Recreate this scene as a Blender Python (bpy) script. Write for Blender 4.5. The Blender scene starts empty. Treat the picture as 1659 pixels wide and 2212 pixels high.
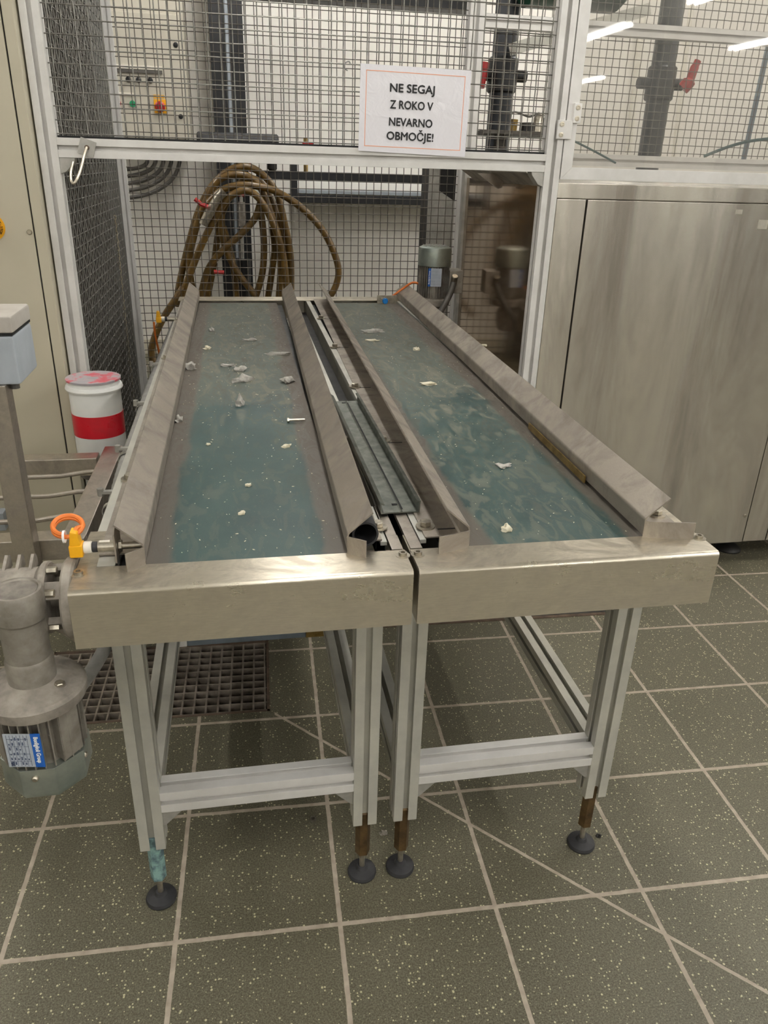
import bpy, bmesh, math, random
from mathutils import Vector, Matrix
random.seed(7)
C = bpy.context.scene
COL = C.collection

# ------------------------------------------------------------------ camera / world / exposure
cam_d = bpy.data.cameras.new('camera')
cam_d.sensor_fit = 'HORIZONTAL'; cam_d.sensor_width = 36.0; cam_d.lens = 36.0 * 1659.963 / 1659.0
cam_d.clip_start = 0.05; cam_d.clip_end = 60
cam = bpy.data.objects.new('camera', cam_d); COL.objects.link(cam)
RT = ((0.9839091, 0.0472475, -0.1723095), (-0.1763579, 0.4114571, -0.8942041), (0.0286491, 0.9102037, 0.4131688))
cam.matrix_world = Matrix(((*RT[0], -0.224), (*RT[1], -1.091), (*RT[2], 1.298), (0, 0, 0, 1)))
C.camera = cam
w = bpy.data.worlds.new('world'); C.world = w; w.use_nodes = True
w.node_tree.nodes['Background'].inputs[0].default_value = (0.9, 0.95, 1.0, 1)
w.node_tree.nodes['Background'].inputs[1].default_value = 0.15
C.view_settings.view_transform = 'Standard'; C.view_settings.look = 'None'
C.view_settings.gamma = 1.0; C.view_settings.use_curve_mapping = False
C.view_settings.exposure = 0.42
LAMP_E = 34.0
try:
    C.cycles.use_denoising = True
    C.cycles.max_bounces = 8; C.cycles.transparent_max_bounces = 16
    C.cycles.sample_clamp_indirect = 6.0
except Exception:
    pass

# ------------------------------------------------------------------ materials
def lin(h):
    h = h.lstrip('#'); o = []
    for i in (0, 2, 4):
        c = int(h[i:i+2], 16) / 255
        o.append(c / 12.92 if c <= 0.04045 else ((c + 0.055) / 1.055) ** 2.4)
    return (*o, 1)

class NT:
    """tiny node helper"""
    def __init__(s, name):
        s.m = bpy.data.materials.new(name); s.m.use_nodes = True
        s.t = s.m.node_tree; s.b = s.t.nodes['Principled BSDF']; s.out = s.t.nodes['Material Output']
        s.tc = s.t.nodes.new('ShaderNodeTexCoord')
    def n(s, typ, ins=None, **kw):
        nd = s.t.nodes.new(typ)
        for k, v in kw.items(): setattr(nd, k, v)
        for k, v in (ins or {}).items(): s.set(nd.inputs[k], v)
        return nd
    def set(s, inp, v):
        if isinstance(v, bpy.types.NodeSocket): s.t.links.new(v, inp)
        else: inp.default_value = v
    def map(s, scale=(1, 1, 1), rot=(0, 0, 0)):
        return s.n('ShaderNodeMapping', {0: s.tc.outputs['Object'], 'Scale': scale, 'Rotation': rot}).outputs[0]
    def noise(s, vec, scale, detail=4, rough=.55, dist=0):
        return s.n('ShaderNodeTexNoise', {'Vector': vec, 'Scale': scale, 'Detail': detail, 'Roughness': rough, 'Distortion': dist}).outputs['Fac']
    def ramp(s, fac, stops, interp='LINEAR'):
        r = s.n('ShaderNodeValToRGB', {0: fac}); e = r.color_ramp; e.interpolation = interp
        while len(e.elements) < len(stops): e.elements.new(0.5)
        for i, (p, c) in enumerate(stops):
            e.elements[i].position = p
            e.elements[i].color = c if isinstance(c, tuple) else (c, c, c, 1)
        return r.outputs[0]
    def mix(s, fac, a, b, mode='MIX'):
        nd = s.n('ShaderNodeMix', data_type='RGBA', blend_type=mode)
        s.set(nd.inputs[0], fac); s.set(nd.inputs[6], a); s.set(nd.inputs[7], b)
        return nd.outputs[2]
    def math(s, op, a, b=0.0, clamp=False):
        nd = s.n('ShaderNodeMath', operation=op, use_clamp=clamp); s.set(nd.inputs[0], a); s.set(nd.inputs[1], b)
        return nd.outputs[0]
    def p(s, **kw):
        names = dict(color='Base Color', rough='Roughness', metal='Metallic', ior='IOR', spec='Specular IOR Level', aniso='Anisotropic', alpha='Alpha', coat='Coat Weight', coatr='Coat Roughness')
        for k, v in kw.items(): s.set(s.b.inputs[names[k]], v)
    def bump(s, h, strength=.2, dist=.002):
        s.set(s.b.inputs['Normal'], s.n('ShaderNodeBump', {'Height': h, 'Strength': strength, 'Distance': dist}).outputs[0])

def simple(name, c1, c2=None, rough=.5, metal=0, scale=30, stretch=(1, 1, 1), bump=0, lo=.35, hi=.65, rvar=.1, detail=5, spec=.5):
    s = NT(name)
    f = s.noise(s.map(stretch), scale, detail, .6)
    s.p(color=s.mix(s.ramp(f, [(lo, 0.0), (hi, 1.0)]), lin(c1), lin(c2 or c1)), metal=metal, spec=spec)
    s.p(rough=s.math('ADD', s.math('MULTIPLY', f, rvar * 2), rough - rvar))
    if bump: s.bump(f, bump)
    return s.m

def steel(name, clean, dirt_or_band, rough, scale=6, brush=(1, 1, 1), brushamt=.12, stain_or_band=.5, metal=1.0, spots=True, lo=.42, hi=.66, stretch=(1, 1, 1), bump=.05, aniso=0, top=0, strough=.18):
    """stainless sheet: brushed grain, dull finger and dust stains, or painted reflection bands (cabinet)"""
    s = NT(name)
    big = s.noise(s.map(stretch), scale, 6, .65, .6)
    fine = s.noise(s.map(brush), 60, 4, .7)
    grit = s.noise(s.map(), 420, 3, .7)
    st = s.math('MULTIPLY', s.ramp(big, [(lo, 0.0), (hi, 1.0)]), stain_or_band)
    if top:      # dust and rubbed marks on faces that look up
        nz = s.n('ShaderNodeSeparateXYZ', {0: s.n('ShaderNodeNewGeometry').outputs['Normal']}).outputs[2]
        tp = s.math('MULTIPLY', s.math('GREATER_THAN', nz, .75), s.ramp(s.noise(s.map((1, 1.5, 1)), 9, 6, .7, .8), [(.40, 0.0), (.62, top)]))
        st = s.math('MAXIMUM', st, tp)
    col = s.mix(st, lin(clean), lin(dirt_or_band))
    col = s.mix(s.math('MULTIPLY', s.ramp(fine, [(.3, 0.0), (.7, 1.0)]), .28), col, s.mix(.5, col, lin('#3c3a36')))
    if spots: col = s.mix(s.math('MULTIPLY', s.ramp(grit, [(.62, 0.0), (.75, 1.0)]), .35), col, lin('#4b463f'))
    s.p(color=col, metal=s.math('SUBTRACT', metal, s.math('MULTIPLY', st, .35)))
    r = s.math('ADD', rough - brushamt / 2, s.math('MULTIPLY', fine, brushamt))
    s.p(rough=s.math('ADD', r, s.math('MULTIPLY', st, strough)))
    if bump: s.bump(fine, bump, .001)
    if aniso:
        s.p(aniso=aniso)
        s.set(s.b.inputs['Tangent'], s.n('ShaderNodeCombineXYZ', {0: 0.0, 1: .7, 2: .7}).outputs[0])
    return s.m

M = {}
M['alu'] = simple('anodised_aluminium', '#e6e4e1', '#d9d7d3', .45, .35, 14, bump=0, rvar=.05)
M['alu_leg'] = simple('anodised_aluminium_worn', '#d3d1c6', '#bcbbb3', .45, .5, 9, rvar=.08)
M['steel'] = steel('stainless_cover', '#e0d8c6', '#968d7e', .27, 5, (1, 9, 9), .03, .4, bump=0, aniso=.75, top=.85, strough=.12, spots=False)
M['guide'] = steel('dusty_stainless', '#b3aa9e', '#776f66', .42, 11, (30, 2, 30), .12, .8, .8)
M['cab'] = steel('brushed_stainless_cabinet', '#e4ded2', '#8a8175', .24, 2.0, (60, 60, 1.2), .03, .75, 1.0, False, lo=.36, hi=.66, stretch=(2.4, 2.4, .35), bump=0, aniso=.8, strough=.0)  # vertical reflection bands painted into the steel colour by the stretched noise
M['frame'] = steel('stainless_tube', '#c6beb3', '#8f867b', .33, 12, (3, 3, 3), .1, .7)
M['cast'] = simple('cast_aluminium', '#aaa59c', '#857f76', .48, .65, 25, bump=.12)
M['castdust'] = simple('dusty_cast_aluminium', '#a0998e', '#777068', .7, .25, 30, bump=.2)
M['galv'] = simple('galvanised_sheet', '#bdbbb5', '#a09e98', .42, .6, 18)
M['cowl'] = simple('grey_green_cowl', '#a5aaa1', '#87908a', .4, .75, 18)
M['galvdark'] = simple('dull_galvanised_channel', '#7d8078', '#5b5f59', .42, .75, 40, rvar=.12)
M['wire'] = simple('galvanised_wire', '#8d8b84', '#6f6d68', .45, .7, 60)
M['wiredark'] = simple('dull_wire', '#6b655d', '#524d47', .55, .5, 60)
M['dark'] = simple('dark_steel', '#2b2a29', '#1e1d1c', .55, .3, 20)
M['darkalu'] = simple('dark_anodised_bed', '#3c3d3e', '#2c2d2e', .45, .5, 20)
M['black'] = simple('black_paint', '#1d1e20', '#151517', .45, 0, 20)
M['rubber'] = simple('black_rubber', '#2c2c2e', '#1f1f21', .6, 0, 30)
M['rail_blue'] = simple('blue_grey_beam', '#76808a', '#65707a', .5, .3, 20)
M['bolt'] = simple('zinc_bolt', '#c9c2b2', '#9a9386', .32, .9, 60)
M['bronze'] = simple('bronze_sleeve', '#6d5737', '#4c3b26', .45, .6, 40)
M['verdigris'] = simple('verdigris_sleeve', '#8fb3ae', '#5b7177', .6, .35, 60, lo=.4, hi=.6)
M['beige'] = simple('beige_enamel', '#bfb8a3', '#b8b19c', .42, 0, 3, rvar=.04)
M['seam'] = simple('seam_black', '#0e0e0e', None, .8)
M['white_wall'] = simple('white_plaster', '#f8f4ec', '#f2ede4', .8, 0, 4)
M['ceiling'] = simple('ceiling_paint', '#d8d8d4', '#d0d0cc', .85, 0, 4)
M['hall'] = simple('hall_wall_paint', '#d9d5cb', '#cdc9bf', .8, 0, 2)
M['plinth'] = simple('cream_plinth', '#d8d2c0', '#cbc4b2', .6, 0, 6)
M['wallcab'] = simple('grey_beige_enamel', '#c8c2b3', '#c0baab', .5, 0, 4)
M['green'] = simple('green_plastic', '#1f8a5b', None, .35)
M['greenpaint'] = simple('green_enamel', '#1d4a34', '#173d2b', .35, 0, 10)
M['red'] = simple('red_plastic', '#b3201f', '#9d1b1b', .35)
M['redband'] = simple('red_band', '#c01326', '#a90f20', .3, 0, 15)
M['yellow'] = simple('yellow_plastic', '#f2b41a', '#e6a512', .4)
M['yellowsoft'] = simple('pale_yellow_plastic', '#f0d070', '#e2bd55', .45)
M['orange'] = simple('orange_cable', '#e07a2f', '#cf6c25', .45)
M['label'] = simple('label_paper', '#eee9dd', '#e4decf', .6)
M['labelorange'] = simple('orange_print', '#f0a27c', None, .5)
M['ink'] = simple('black_ink', '#141416', None, .5)
M['blue'] = simple('blue_print', '#1f5fb4', '#1b57a8', .35)
M['white'] = simple('white_print', '#f4f4f4', None, .4)
M['silverlabel'] = simple('silver_label', '#c5ccd6', '#b4bcc8', .35, .3, 40)
M['hose'] = simple('brown_hose', '#6b5122', '#4c3816', .3, 0, 20, rvar=.08)
M['cable'] = simple('grey_cable', '#5e5a54', '#4b4843', .5, 0, 20)
M['conduit'] = simple('grey_corrugated_conduit', '#8c8a86', '#75736f', .55, 0, 30)
M['boxgrey'] = simple('grey_polyester_box', '#a9b0b6', '#9aa1a8', .5, 0, 9)
M['boxdust'] = simple('dusty_grey_lid', '#b3aea6', '#a29b91', .6, 0, 12)
M['brass'] = simple('brass', '#a48a52', '#7d6738', .35, .8, 40)
M['crumb'] = simple('dried_dough', '#b3b0a8', '#8f8c85', .8, 0, 90, bump=.4)
M['crumblight'] = simple('pale_flake', '#d8d2bd', '#c5bda2', .7, 0, 90)
M['rust'] = simple('rusty_steel', '#6b5a4b', '#4a3d34', .75, .3, 30, bump=.3)
M['grating'] = simple('worn_grating', '#a0968a', '#6c6257', .6, .4, 18, bump=.2)
M['bollard'] = simple('white_enamel', '#efefec', '#e2e3e0', .35, 0, 8)
M['bluetint'] = simple('dark_blue_column', '#2e3136', '#24272b', .4, .1, 10)
M['sensorblue'] = simple('blue_sensor_face', '#1f7fd0', None, .3)
M['greenpipe'] = simple('teal_cable', '#3c5a5a', '#324c4c', .5)
M['chain'] = simple('brass_chain', '#b5ab94', '#8f856f', .4, .7, 60)

def bollard_top():
    s = NT('bollard_lid_paint')
    f = s.noise(s.map(), 22, 5, .6)
    s.p(color=s.ramp(f, [(.40, lin('#9b989c')), (.5, lin('#a89da0')), (.56, lin('#c0606a')), (.7, lin('#b8404e'))]), rough=.5)
    return s.m
M['bollardtop'] = bollard_top()

def belt_mat(flip):
    s = NT('green_conveyor_belt' + ('_worn' if flip else ''))
    sep = s.n('ShaderNodeSeparateXYZ', {0: s.tc.outputs['Object']}); X, Y = sep.outputs[0], sep.outputs[1]
    n1 = s.noise(s.map((1, .45, 1)), 7, 6, .62, 1.2)
    n2 = s.noise(s.map((1, .35, 1), (0, 0, .5)), 28, 5, .6, 1.5)
    n3 = s.noise(s.map(), 300, 3, .7)
    # dust grows towards the far end, wiped patches stay near the front
    yb = s.math('ADD', Y, s.math('MULTIPLY', s.math('SUBTRACT', n1, .5), .55))
    yb = s.math('ADD', yb, s.math('MULTIPLY', s.math('SUBTRACT', n2, .5), .9))
    dust = s.ramp(s.math('MULTIPLY', yb, .5), [(.0, .36), (.3, .52), (.36, .78), (.6, .86), (1., .9)])
    wipe = s.ramp(n2, [(.38, .0), (.46, .45), (.51, .45), (.56, .0)])
    d = s.math('SUBTRACT', dust, wipe, True)
    def rect(xa, xb, ya, yb):
        jx = s.math('ADD', X, s.math('MULTIPLY', s.math('SUBTRACT', n2, .5), .012)); jy = s.math('ADD', Y, s.math('MULTIPLY', s.math('SUBTRACT', n2, .5), .02))
        f = s.math('MULTIPLY', s.math('GREATER_THAN', jx, xa), s.math('LESS_THAN', jx, xb))
        return s.math('MULTIPLY', f, s.math('MULTIPLY', s.math('GREATER_THAN', jy, ya), s.math('LESS_THAN', jy, yb)))
    if not flip:   # patches where a tray lay and kept the dust off
        d = s.math('SUBTRACT', d, s.math('MULTIPLY', rect(-.118, .062, .33, .655), .30), True)
        d = s.math('SUBTRACT', d, s.math('MULTIPLY', rect(-.118, .118, -.2, .335), .22), True)
    else:
        for (cx_, cy_, r_) in ((.07, .66, .042), (.03, .53, .036), (-.06, .45, .032)):
            dx = s.math('SUBTRACT', X, cx_); dy = s.math('MULTIPLY', s.math('SUBTRACT', Y, cy_), .75)
            rr = s.math('SQRT', s.math('ADD', s.math('MULTIPLY', dx, dx), s.math('MULTIPLY', dy, dy)))
            d = s.math('SUBTRACT', d, s.math('MULTIPLY', s.math('LESS_THAN', s.math('ADD', rr, s.math('MULTIPLY', s.math('SUBTRACT', n2, .5), .02)), r_), .28), True)
    clean = s.mix(s.ramp(n1, [(.3, 0.), (.7, 1.)]), lin('#2a3d3d'), lin('#3a4d4a'))
    dusty = s.mix(s.ramp(n2, [(.3, 0.), (.7, 1.)]), lin('#5d5b50'), lin('#757467'))
    col = s.mix(d, clean, dusty)
    # brown worn borders along both long edges
    ax = s.math('ABSOLUTE', X)
    edge = s.ramp(s.math('ADD', s.math('MULTIPLY', ax, 5.0), s.math('MULTIPLY', s.math('SUBTRACT', n1, .5), .22)), [(.53 , 0.), (.57, .75), (1., .9)])
    col = s.mix(edge, col, lin('#5d544c'))
    sp = s.ramp(n3, [(.66, 0.), (.72, 1.)])
    col = s.mix(s.math('MULTIPLY', sp, .35), col, lin('#b8b3a4'))
    s.p(color=col, rough=s.math('ADD', .42, s.math('MULTIPLY', d, .3)), spec=.25)
    s.bump(n3, .08, .0006)
    return s.m
M['beltL'] = belt_mat(False); M['beltR'] = belt_mat(True)

def floor_mat():
    s = NT('speckled_floor_tiles')
    sep = s.n('ShaderNodeSeparateXYZ', {0: s.tc.outputs['Object']}); X, Y = sep.outputs[0], sep.outputs[1]
    wob = s.math('MULTIPLY', s.math('SUBTRACT', s.noise(s.map(), 25, 3), .5), .003)
    def linefac(v, wdt):
        f = s.math('PINGPONG', s.math('ADD', s.math('ADD', v, wob), 30.0), .15)     # 0 on a grout line (multiples of 0.3)
        return s.math('LESS_THAN', f, wdt)
    g = s.math('MAXIMUM', linefac(X, .0044), linefac(Y, .0044))
    # diagonal saw cut filled with grout
    ax_, ay_, bx_, by_ = DIAG
    L = math.hypot(bx_ - ax_, by_ - ay_); nx, ny = -(by_ - ay_) / L, (bx_ - ax_) / L
    dd = s.math('ADD', s.math('MULTIPLY', X, nx), s.math('SUBTRACT', s.math('MULTIPLY', Y, ny), nx * ax_ + ny * ay_))
    dline = s.math('MULTIPLY', s.math('LESS_THAN', s.math('ABSOLUTE', s.math('ADD', dd, wob)), .0036), s.math('GREATER_THAN', X, ax_))
    g = s.math('MAXIMUM', g, dline)
    big = s.noise(s.map(), 2.6, 5, .6)
    fine = s.noise(s.map(), 320, 3, .8)
    vor = s.n('ShaderNodeTexVoronoi', {'Vector': s.map(), 'Scale': 165.0}); 
    vs = s.n('ShaderNodeSeparateColor', {0: vor.outputs['Color']})
    chip = s.math('MULTIPLY', s.math('LESS_THAN', vor.outputs['Distance'], s.math('MULTIPLY', vs.outputs[0], .36)), s.math('GREATER_THAN', vs.outputs[1], .5))
    vor2 = s.n('ShaderNodeTexVoronoi', {'Vector': s.map(), 'Scale': 330.0}); vs2 = s.n('ShaderNodeSeparateColor', {0: vor2.outputs['Color']})
    chip2 = s.math('MULTIPLY', s.math('LESS_THAN', vor2.outputs['Distance'], .3), s.math('GREATER_THAN', vs2.outputs[1], .72))
    base = s.mix(s.ramp(big, [(.3, 0.), (.7, 1.)]), lin('#4a4737'), lin('#585443'))
    base = s.mix(s.ramp(fine, [(.42, 0.), (.58, 1.)]), s.mix(.35, base, lin('#37342a')), s.mix(.55, base, lin('#7a7665')))
    base = s.mix(s.math('MULTIPLY', chip2, .6), base, lin('#86836f'))
    base = s.mix(s.math('MULTIPLY', chip, .85), base, lin('#c4be9c'))
    gc = s.mix(s.ramp(s.noise(s.map(), 40, 4), [(.3, 0.), (.7, 1.)]), lin('#b3a798'), lin('#978b7d'))
    s.p(color=s.mix(g, base, gc), rough=s.math('ADD', s.math('ADD', .40, s.math('MULTIPLY', big, .12)), s.math('MULTIPLY', g, .3)), spec=.4)
    s.bump(s.math('SUBTRACT', s.math('MULTIPLY', fine, .25), g), .25, .0015)
    return s.m

def glass_mat():
    s = NT('clear_door_pane')
    tr = s.n('ShaderNodeBsdfTransparent', {0: (.86, .85, .83, 1)})
    gl = s.n('ShaderNodeBsdfGlossy', {0: (1, 1, 1, 1), 'Roughness': .02})
    df = s.n('ShaderNodeBsdfDiffuse', {0: (.75, .75, .72, 1)})
    fr = s.n('ShaderNodeFresnel', {'IOR': 1.5})
    haze = s.ramp(s.noise(s.map((1, 1, .4)), 4, 4), [(.35, .05), (.7, .13)])
    a = s.n('ShaderNodeMixShader', {0: haze, 1: tr.outputs[0], 2: df.outputs[0]})
    b = s.n('ShaderNodeMixShader', {0: fr.outputs[0], 1: a.outputs[0], 2: gl.outputs[0]})
    s.t.links.new(b.outputs[0], s.out.inputs[0]); return s.m
M['glass'] = glass_mat()
def smoked():
    s = NT('smoked_side_panel')
    s.p(color=lin('#a8937a'), rough=.09, metal=.9); return s.m
M['smoked'] = smoked()
def laminate():
    s = NT('laminated_paper')
    wv = s.noise(s.map((1, 1, 1)), 26, 4, .6, .8)
    s.p(color=lin('#eceaf0'), rough=.35, coat=1.0, coatr=.08); s.bump(wv, .35, .004)
    s.set(s.b.inputs['Coat Normal'], s.n('ShaderNodeBump', {'Height': wv, 'Strength': .6, 'Distance': .004}).outputs[0])
    return s.m
M['laminate'] = laminate()
def lamp_mat():
    s = NT('fluorescent_tube'); s.p(color=(1, 1, 1, 1))
    s.set(s.b.inputs['Emission Color'], (1.0, .975, .93, 1)); s.set(s.b.inputs['Emission Strength'], LAMP_E); return s.m
M['lamp'] = lamp_mat()

# ------------------------------------------------------------------ mesh building
ORG = {}
class MB:
    def __init__(s): s.v = []; s.f = []; s.mi = []; s.X = Matrix.Identity(4)
    def at(s, m): s.X = m; return s
    def add(s, vs, fs, mi=0):
        b = len(s.v); s.v += [tuple(s.X @ Vector(v)) for v in vs]
        s.f += [tuple(b + i for i in f) for f in fs]; s.mi += [mi] * len(fs); return s
    def box(s, x0, x1, y0, y1, z0, z1, mi=0):
        vs = [(x, y, z) for z in (z0, z1) for y in (y0, y1) for x in (x0, x1)]
        return s.add(vs, [(0, 2, 3, 1), (4, 5, 7, 6), (0, 1, 5, 4), (2, 6, 7, 3), (0, 4, 6, 2), (1, 3, 7, 5)], mi)
    def prism(s, poly, ax, a, b, mi=0):
        """extrude a 2D polygon along axis ax: 'x' uses (y,z), 'y' uses (x,z), 'z' uses (x,y)"""
        def P(p, t):
            return {'x': (t, p[0], p[1]), 'y': (p[0], t, p[1]), 'z': (p[0], p[1], t)}[ax]
        n = len(poly); vs = [P(p, a) for p in poly] + [P(p, b) for p in poly]
        fs = [tuple(range(n))[::-1], tuple(range(n, 2 * n))] + [(i, (i + 1) % n, n + (i + 1) % n, n + i) for i in range(n)]
        return s.add(vs, fs, mi)
    def sheet(s, path, t, ax, a, b, mi=0, close=False):
        """thick polyline (2D) extruded along an axis"""
        L = []; R = []
        n = len(path)
        for i, p in enumerate(path):
            d0 = Vector(path[i]) - Vector(path[i-1]) if i else None
            d1 = Vector(path[i+1]) - Vector(path[i]) if i < n - 1 else None
            if d0 is None: d0 = d1
            if d1 is None: d1 = d0
            n0 = Vector((-d0.y, d0.x)).normalized(); n1 = Vector((-d1.y, d1.x)).normalized()
            m = (n0 + n1).normalized(); k = 1 / max(.35, m.dot(n0))
            L.append(tuple(Vector(p) + m * (t / 2 * k))); R.append(tuple(Vector(p) - m * (t / 2 * k)))
        def P(p, q):
            return {'x': (q, p[0], p[1]), 'y': (p[0], q, p[1]), 'z': (p[0], p[1], q)}[ax]
        vs = [P(p, a) for p in L] + [P(p, a) for p in R] + [P(p, b) for p in L] + [P(p, b) for p in R]
        fs = []
        for i in range(n - 1):
            fs += [(i, i+1, 2*n+i+1, 2*n+i), (n+i+1, n+i, 3*n+i, 3*n+i+1), (i+1, i, n+i, n+i+1), (2*n+i, 2*n+i+1, 3*n+i+1, 3*n+i)]
        fs += [(0, 2*n, 3*n, n), (n-1, 2*n-1, 4*n-1, 3*n-1)]
        return s.add(vs, fs, mi)
    def tube(s, path, r, n=10, mi=0, caps=True):
        path = [Vector(p) for p in path]; vs = []; fs = []
        t0 = (path[1] - path[0]).normalized()
        u = t0.orthogonal().normalized()
        m = len(path)
        for i, p in enumerate(path):
            t = ((path[min(i+1, m-1)] - path[max(i-1, 0)])).normalized()
            u = (u - t * u.dot(t)); u = u.normalized() if u.length > 1e-6 else t.orthogonal().normalized()
            v = t.cross(u); rr = r[i] if isinstance(r, (list, tuple)) else r
            for k in range(n):
                a = 2 * math.pi * k / n; vs.append(tuple(p + u * (math.cos(a) * rr) + v * (math.sin(a) * rr)))
        for i in range(m - 1):
            for k in range(n):
                fs.append((i*n+k, i*n+(k+1) % n, (i+1)*n+(k+1) % n, (i+1)*n+k))
        if caps: fs += [tuple(range(n))[::-1], tuple(range((m-1)*n, m*n))]
        return s.add(vs, fs, mi)
    def lathe(s, prof, c, ax='z', n=32, mi=0, phase=0):
        """prof: (radius, height) list; closed caps when radius is 0"""
        vs = []; fs = []; cx, cy, cz = c
        def P(r, h, a):
            x, y = r * math.cos(a), r * math.sin(a)
            return {'z': (cx + x, cy + y, cz + h), 'x': (cx + h, cy + x, cz + y), 'y': (cx + y, cy + h, cz + x)}[ax]
        for r, h in prof:
            for k in range(n): vs.append(P(r, h, 2 * math.pi * (k + phase) / n))
        m = len(prof)
        for i in range(m - 1):
            for k in range(n): fs.append((i*n+k, i*n+(k+1) % n, (i+1)*n+(k+1) % n, (i+1)*n+k))
        if tuple(prof[0]) == tuple(prof[-1]):
            vs = vs[:-n]; k_ = (m - 1) * n
            fs = [tuple(i % k_ for i in f) for f in fs]
        else: fs += [tuple(range(n))[::-1], tuple(range((m-1)*n, m*n))]
        return s.add(vs, fs, mi)
    def cyl(s, c, r, h, ax='z', n=24, mi=0, ch=0, phase=0):
        ch = min(ch, r * .4, h * .4)
        pr = [(r, 0), (r, h)] if not ch else [(r - ch, 0), (r, ch), (r, h - ch), (r - ch, h)]
        return s.lathe(pr, c, ax, n, mi, phase)
    def text(s, txt, M4, width=None, cap=None, size=1, bold=.0, mi=0, align='CENTER'):
        cu = bpy.data.curves.new('t', 'FONT'); cu.body = txt; cu.size = 1; cu.align_x = 'LEFT'; cu.resolution_u = 3
        ob = bpy.data.objects.new('t', cu); COL.objects.link(ob)
        bpy.context.view_layer.update()
        me = bpy.data.meshes.new_from_object(ob.evaluated_get(bpy.context.evaluated_depsgraph_get()))
        vs = [tuple(v.co) for v in me.vertices]; fs = [tuple(p.vertices) for p in me.polygons]
        bpy.data.objects.remove(ob); bpy.data.curves.remove(cu); bpy.data.meshes.remove(me)
        if not vs: return s
        if bold:
            b_ = .028; base_v, base_f = list(vs), list(fs)
            for q, (ox, oy) in enumerate(((b_, 0), (-b_, 0), (0, b_), (0, -b_))):
                k0 = len(vs); vs += [(v[0] + ox, v[1] + oy, v[2] + .0002 * (q + 1)) for v in base_v]; fs += [tuple(i + k0 for i in f) for f in base_f]
        x0 = min(v[0] for v in vs); x1 = max(v[0] for v in vs)
        sx = width / (x1 - x0) if width else size; sy = cap / .69 if cap else (sx if width else size)
        xc = (x0 + x1) / 2 if align == 'CENTER' else x0
        old = s.X; s.X = old @ M4
        s.add([((v[0] - xc) * sx, v[1] * sy, v[2]) for v in vs], fs, mi); s.X = old
        return s

def obj(name, mb, mat, parent=None, bevel=0, smooth=35, label=None, wn=False):
    me = bpy.data.meshes.new(name)
    o = bpy.data.objects.new(name, me); COL.objects.link(o)
    base = Vector((0, 0, 0))
    if parent is not None: base = ORG[parent.name]
    bm = bmesh.new()
    vv = [bm.verts.new(Vector(v) - base) for v in mb.v]
    for f, mi in zip(mb.f, mb.mi):
        try:
            fc = bm.faces.new([vv[i] for i in f]); fc.material_index = mi; fc.smooth = True
        except ValueError: pass
    bmesh.ops.recalc_face_normals(bm, faces=bm.faces)
    if bevel:
        es = [e for e in bm.edges if len(e.link_faces) == 2 and e.calc_face_angle(0) > math.radians(30)]
        bmesh.ops.bevel(bm, geom=es, offset=bevel, segments=2, affect='EDGES', profile=.5, clamp_overlap=True)
        for fc in bm.faces: fc.smooth = True
    bm.to_mesh(me); bm.free()
    me.set_sharp_from_angle(angle=math.radians(smooth))
    if bevel or wn:
        wm = o.modifiers.new('weighted', 'WEIGHTED_NORMAL'); wm.keep_sharp = True; wm.weight = 100
    for m in (mat if isinstance(mat, (list, tuple)) else [mat]): me.materials.append(m if not isinstance(m, str) else M[m])
    if parent is not None:
        o.parent = parent; ORG[o.name] = base.copy()
    else:
        ORG[o.name] = base
    if label: o['label'] = label
    return o

def thing(name, label, cat, loc=(0, 0, 0), group=None):
    o = bpy.data.objects.new(name, None); COL.objects.link(o); o.empty_display_size = .05
    o.location = loc; ORG[o.name] = Vector(loc)
    o['label'] = label; o['category'] = cat
    if group: o['group'] = group
    return o
def tag(o, label, cat, group=None, kind=None):
    o['label'] = label; o['category'] = cat
    if group: o['group'] = group
    if kind: o['kind'] = kind
    # move the pivot to the base centre
    bb = [Vector(c) for c in o.bound_box]
    c = Vector((sum(b.x for b in bb) / 8, sum(b.y for b in bb) / 8, min(b.z for b in bb)))
    o.data.transform(Matrix.Translation(-c)); o.location = o.location + c
    return o
def struct(name, mb, mat, **kw):
    o = obj(name, mb, mat, **kw); o['kind'] = 'structure'; return o

def spline(pts, n=8):
    P = [Vector(p) for p in pts]; out = []
    for i in range(len(P) - 1):
        p0 = P[max(i-1, 0)]; p1 = P[i]; p2 = P[i+1]; p3 = P[min(i+2, len(P)-1)]
        for k in range(n):
            t = k / n
            out.append(.5 * ((2*p1) + (-p0+p2)*t + (2*p0-5*p1+4*p2-p3)*t*t + (-p0+3*p1-3*p2+p3)*t**3))
    return out + [P[-1]]

def prof_poly(a=.045, slot=.0105, d=.010):
    h = a / 2; s = slot / 2; L = .0045
    q = [(-h, -h), (-s, -h), (-s, -h + .0025), (-.0092, -h + .0025), (-.0092, -h + .0125), (.0092, -h + .0125), (.0092, -h + .0025), (s, -h + .0025), (s, -h), (h, -h)]
    out = []
    for k in range(4):
        c, sn = round(math.cos(k * math.pi / 2)), round(math.sin(k * math.pi / 2))
        out += [(c * x - sn * y, sn * x + c * y) for x, y in q[:-1]]
    return out
def profile(mb, ax, c2, a, b, size=.045, mi=0):
    """slotted square extrusion along ax centred on the 2D point c2"""
    k = size / .045
    return mb.prism([(c2[0] + x * k, c2[1] + y * k) for x, y in prof_poly()], ax, a, b, mi)

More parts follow.
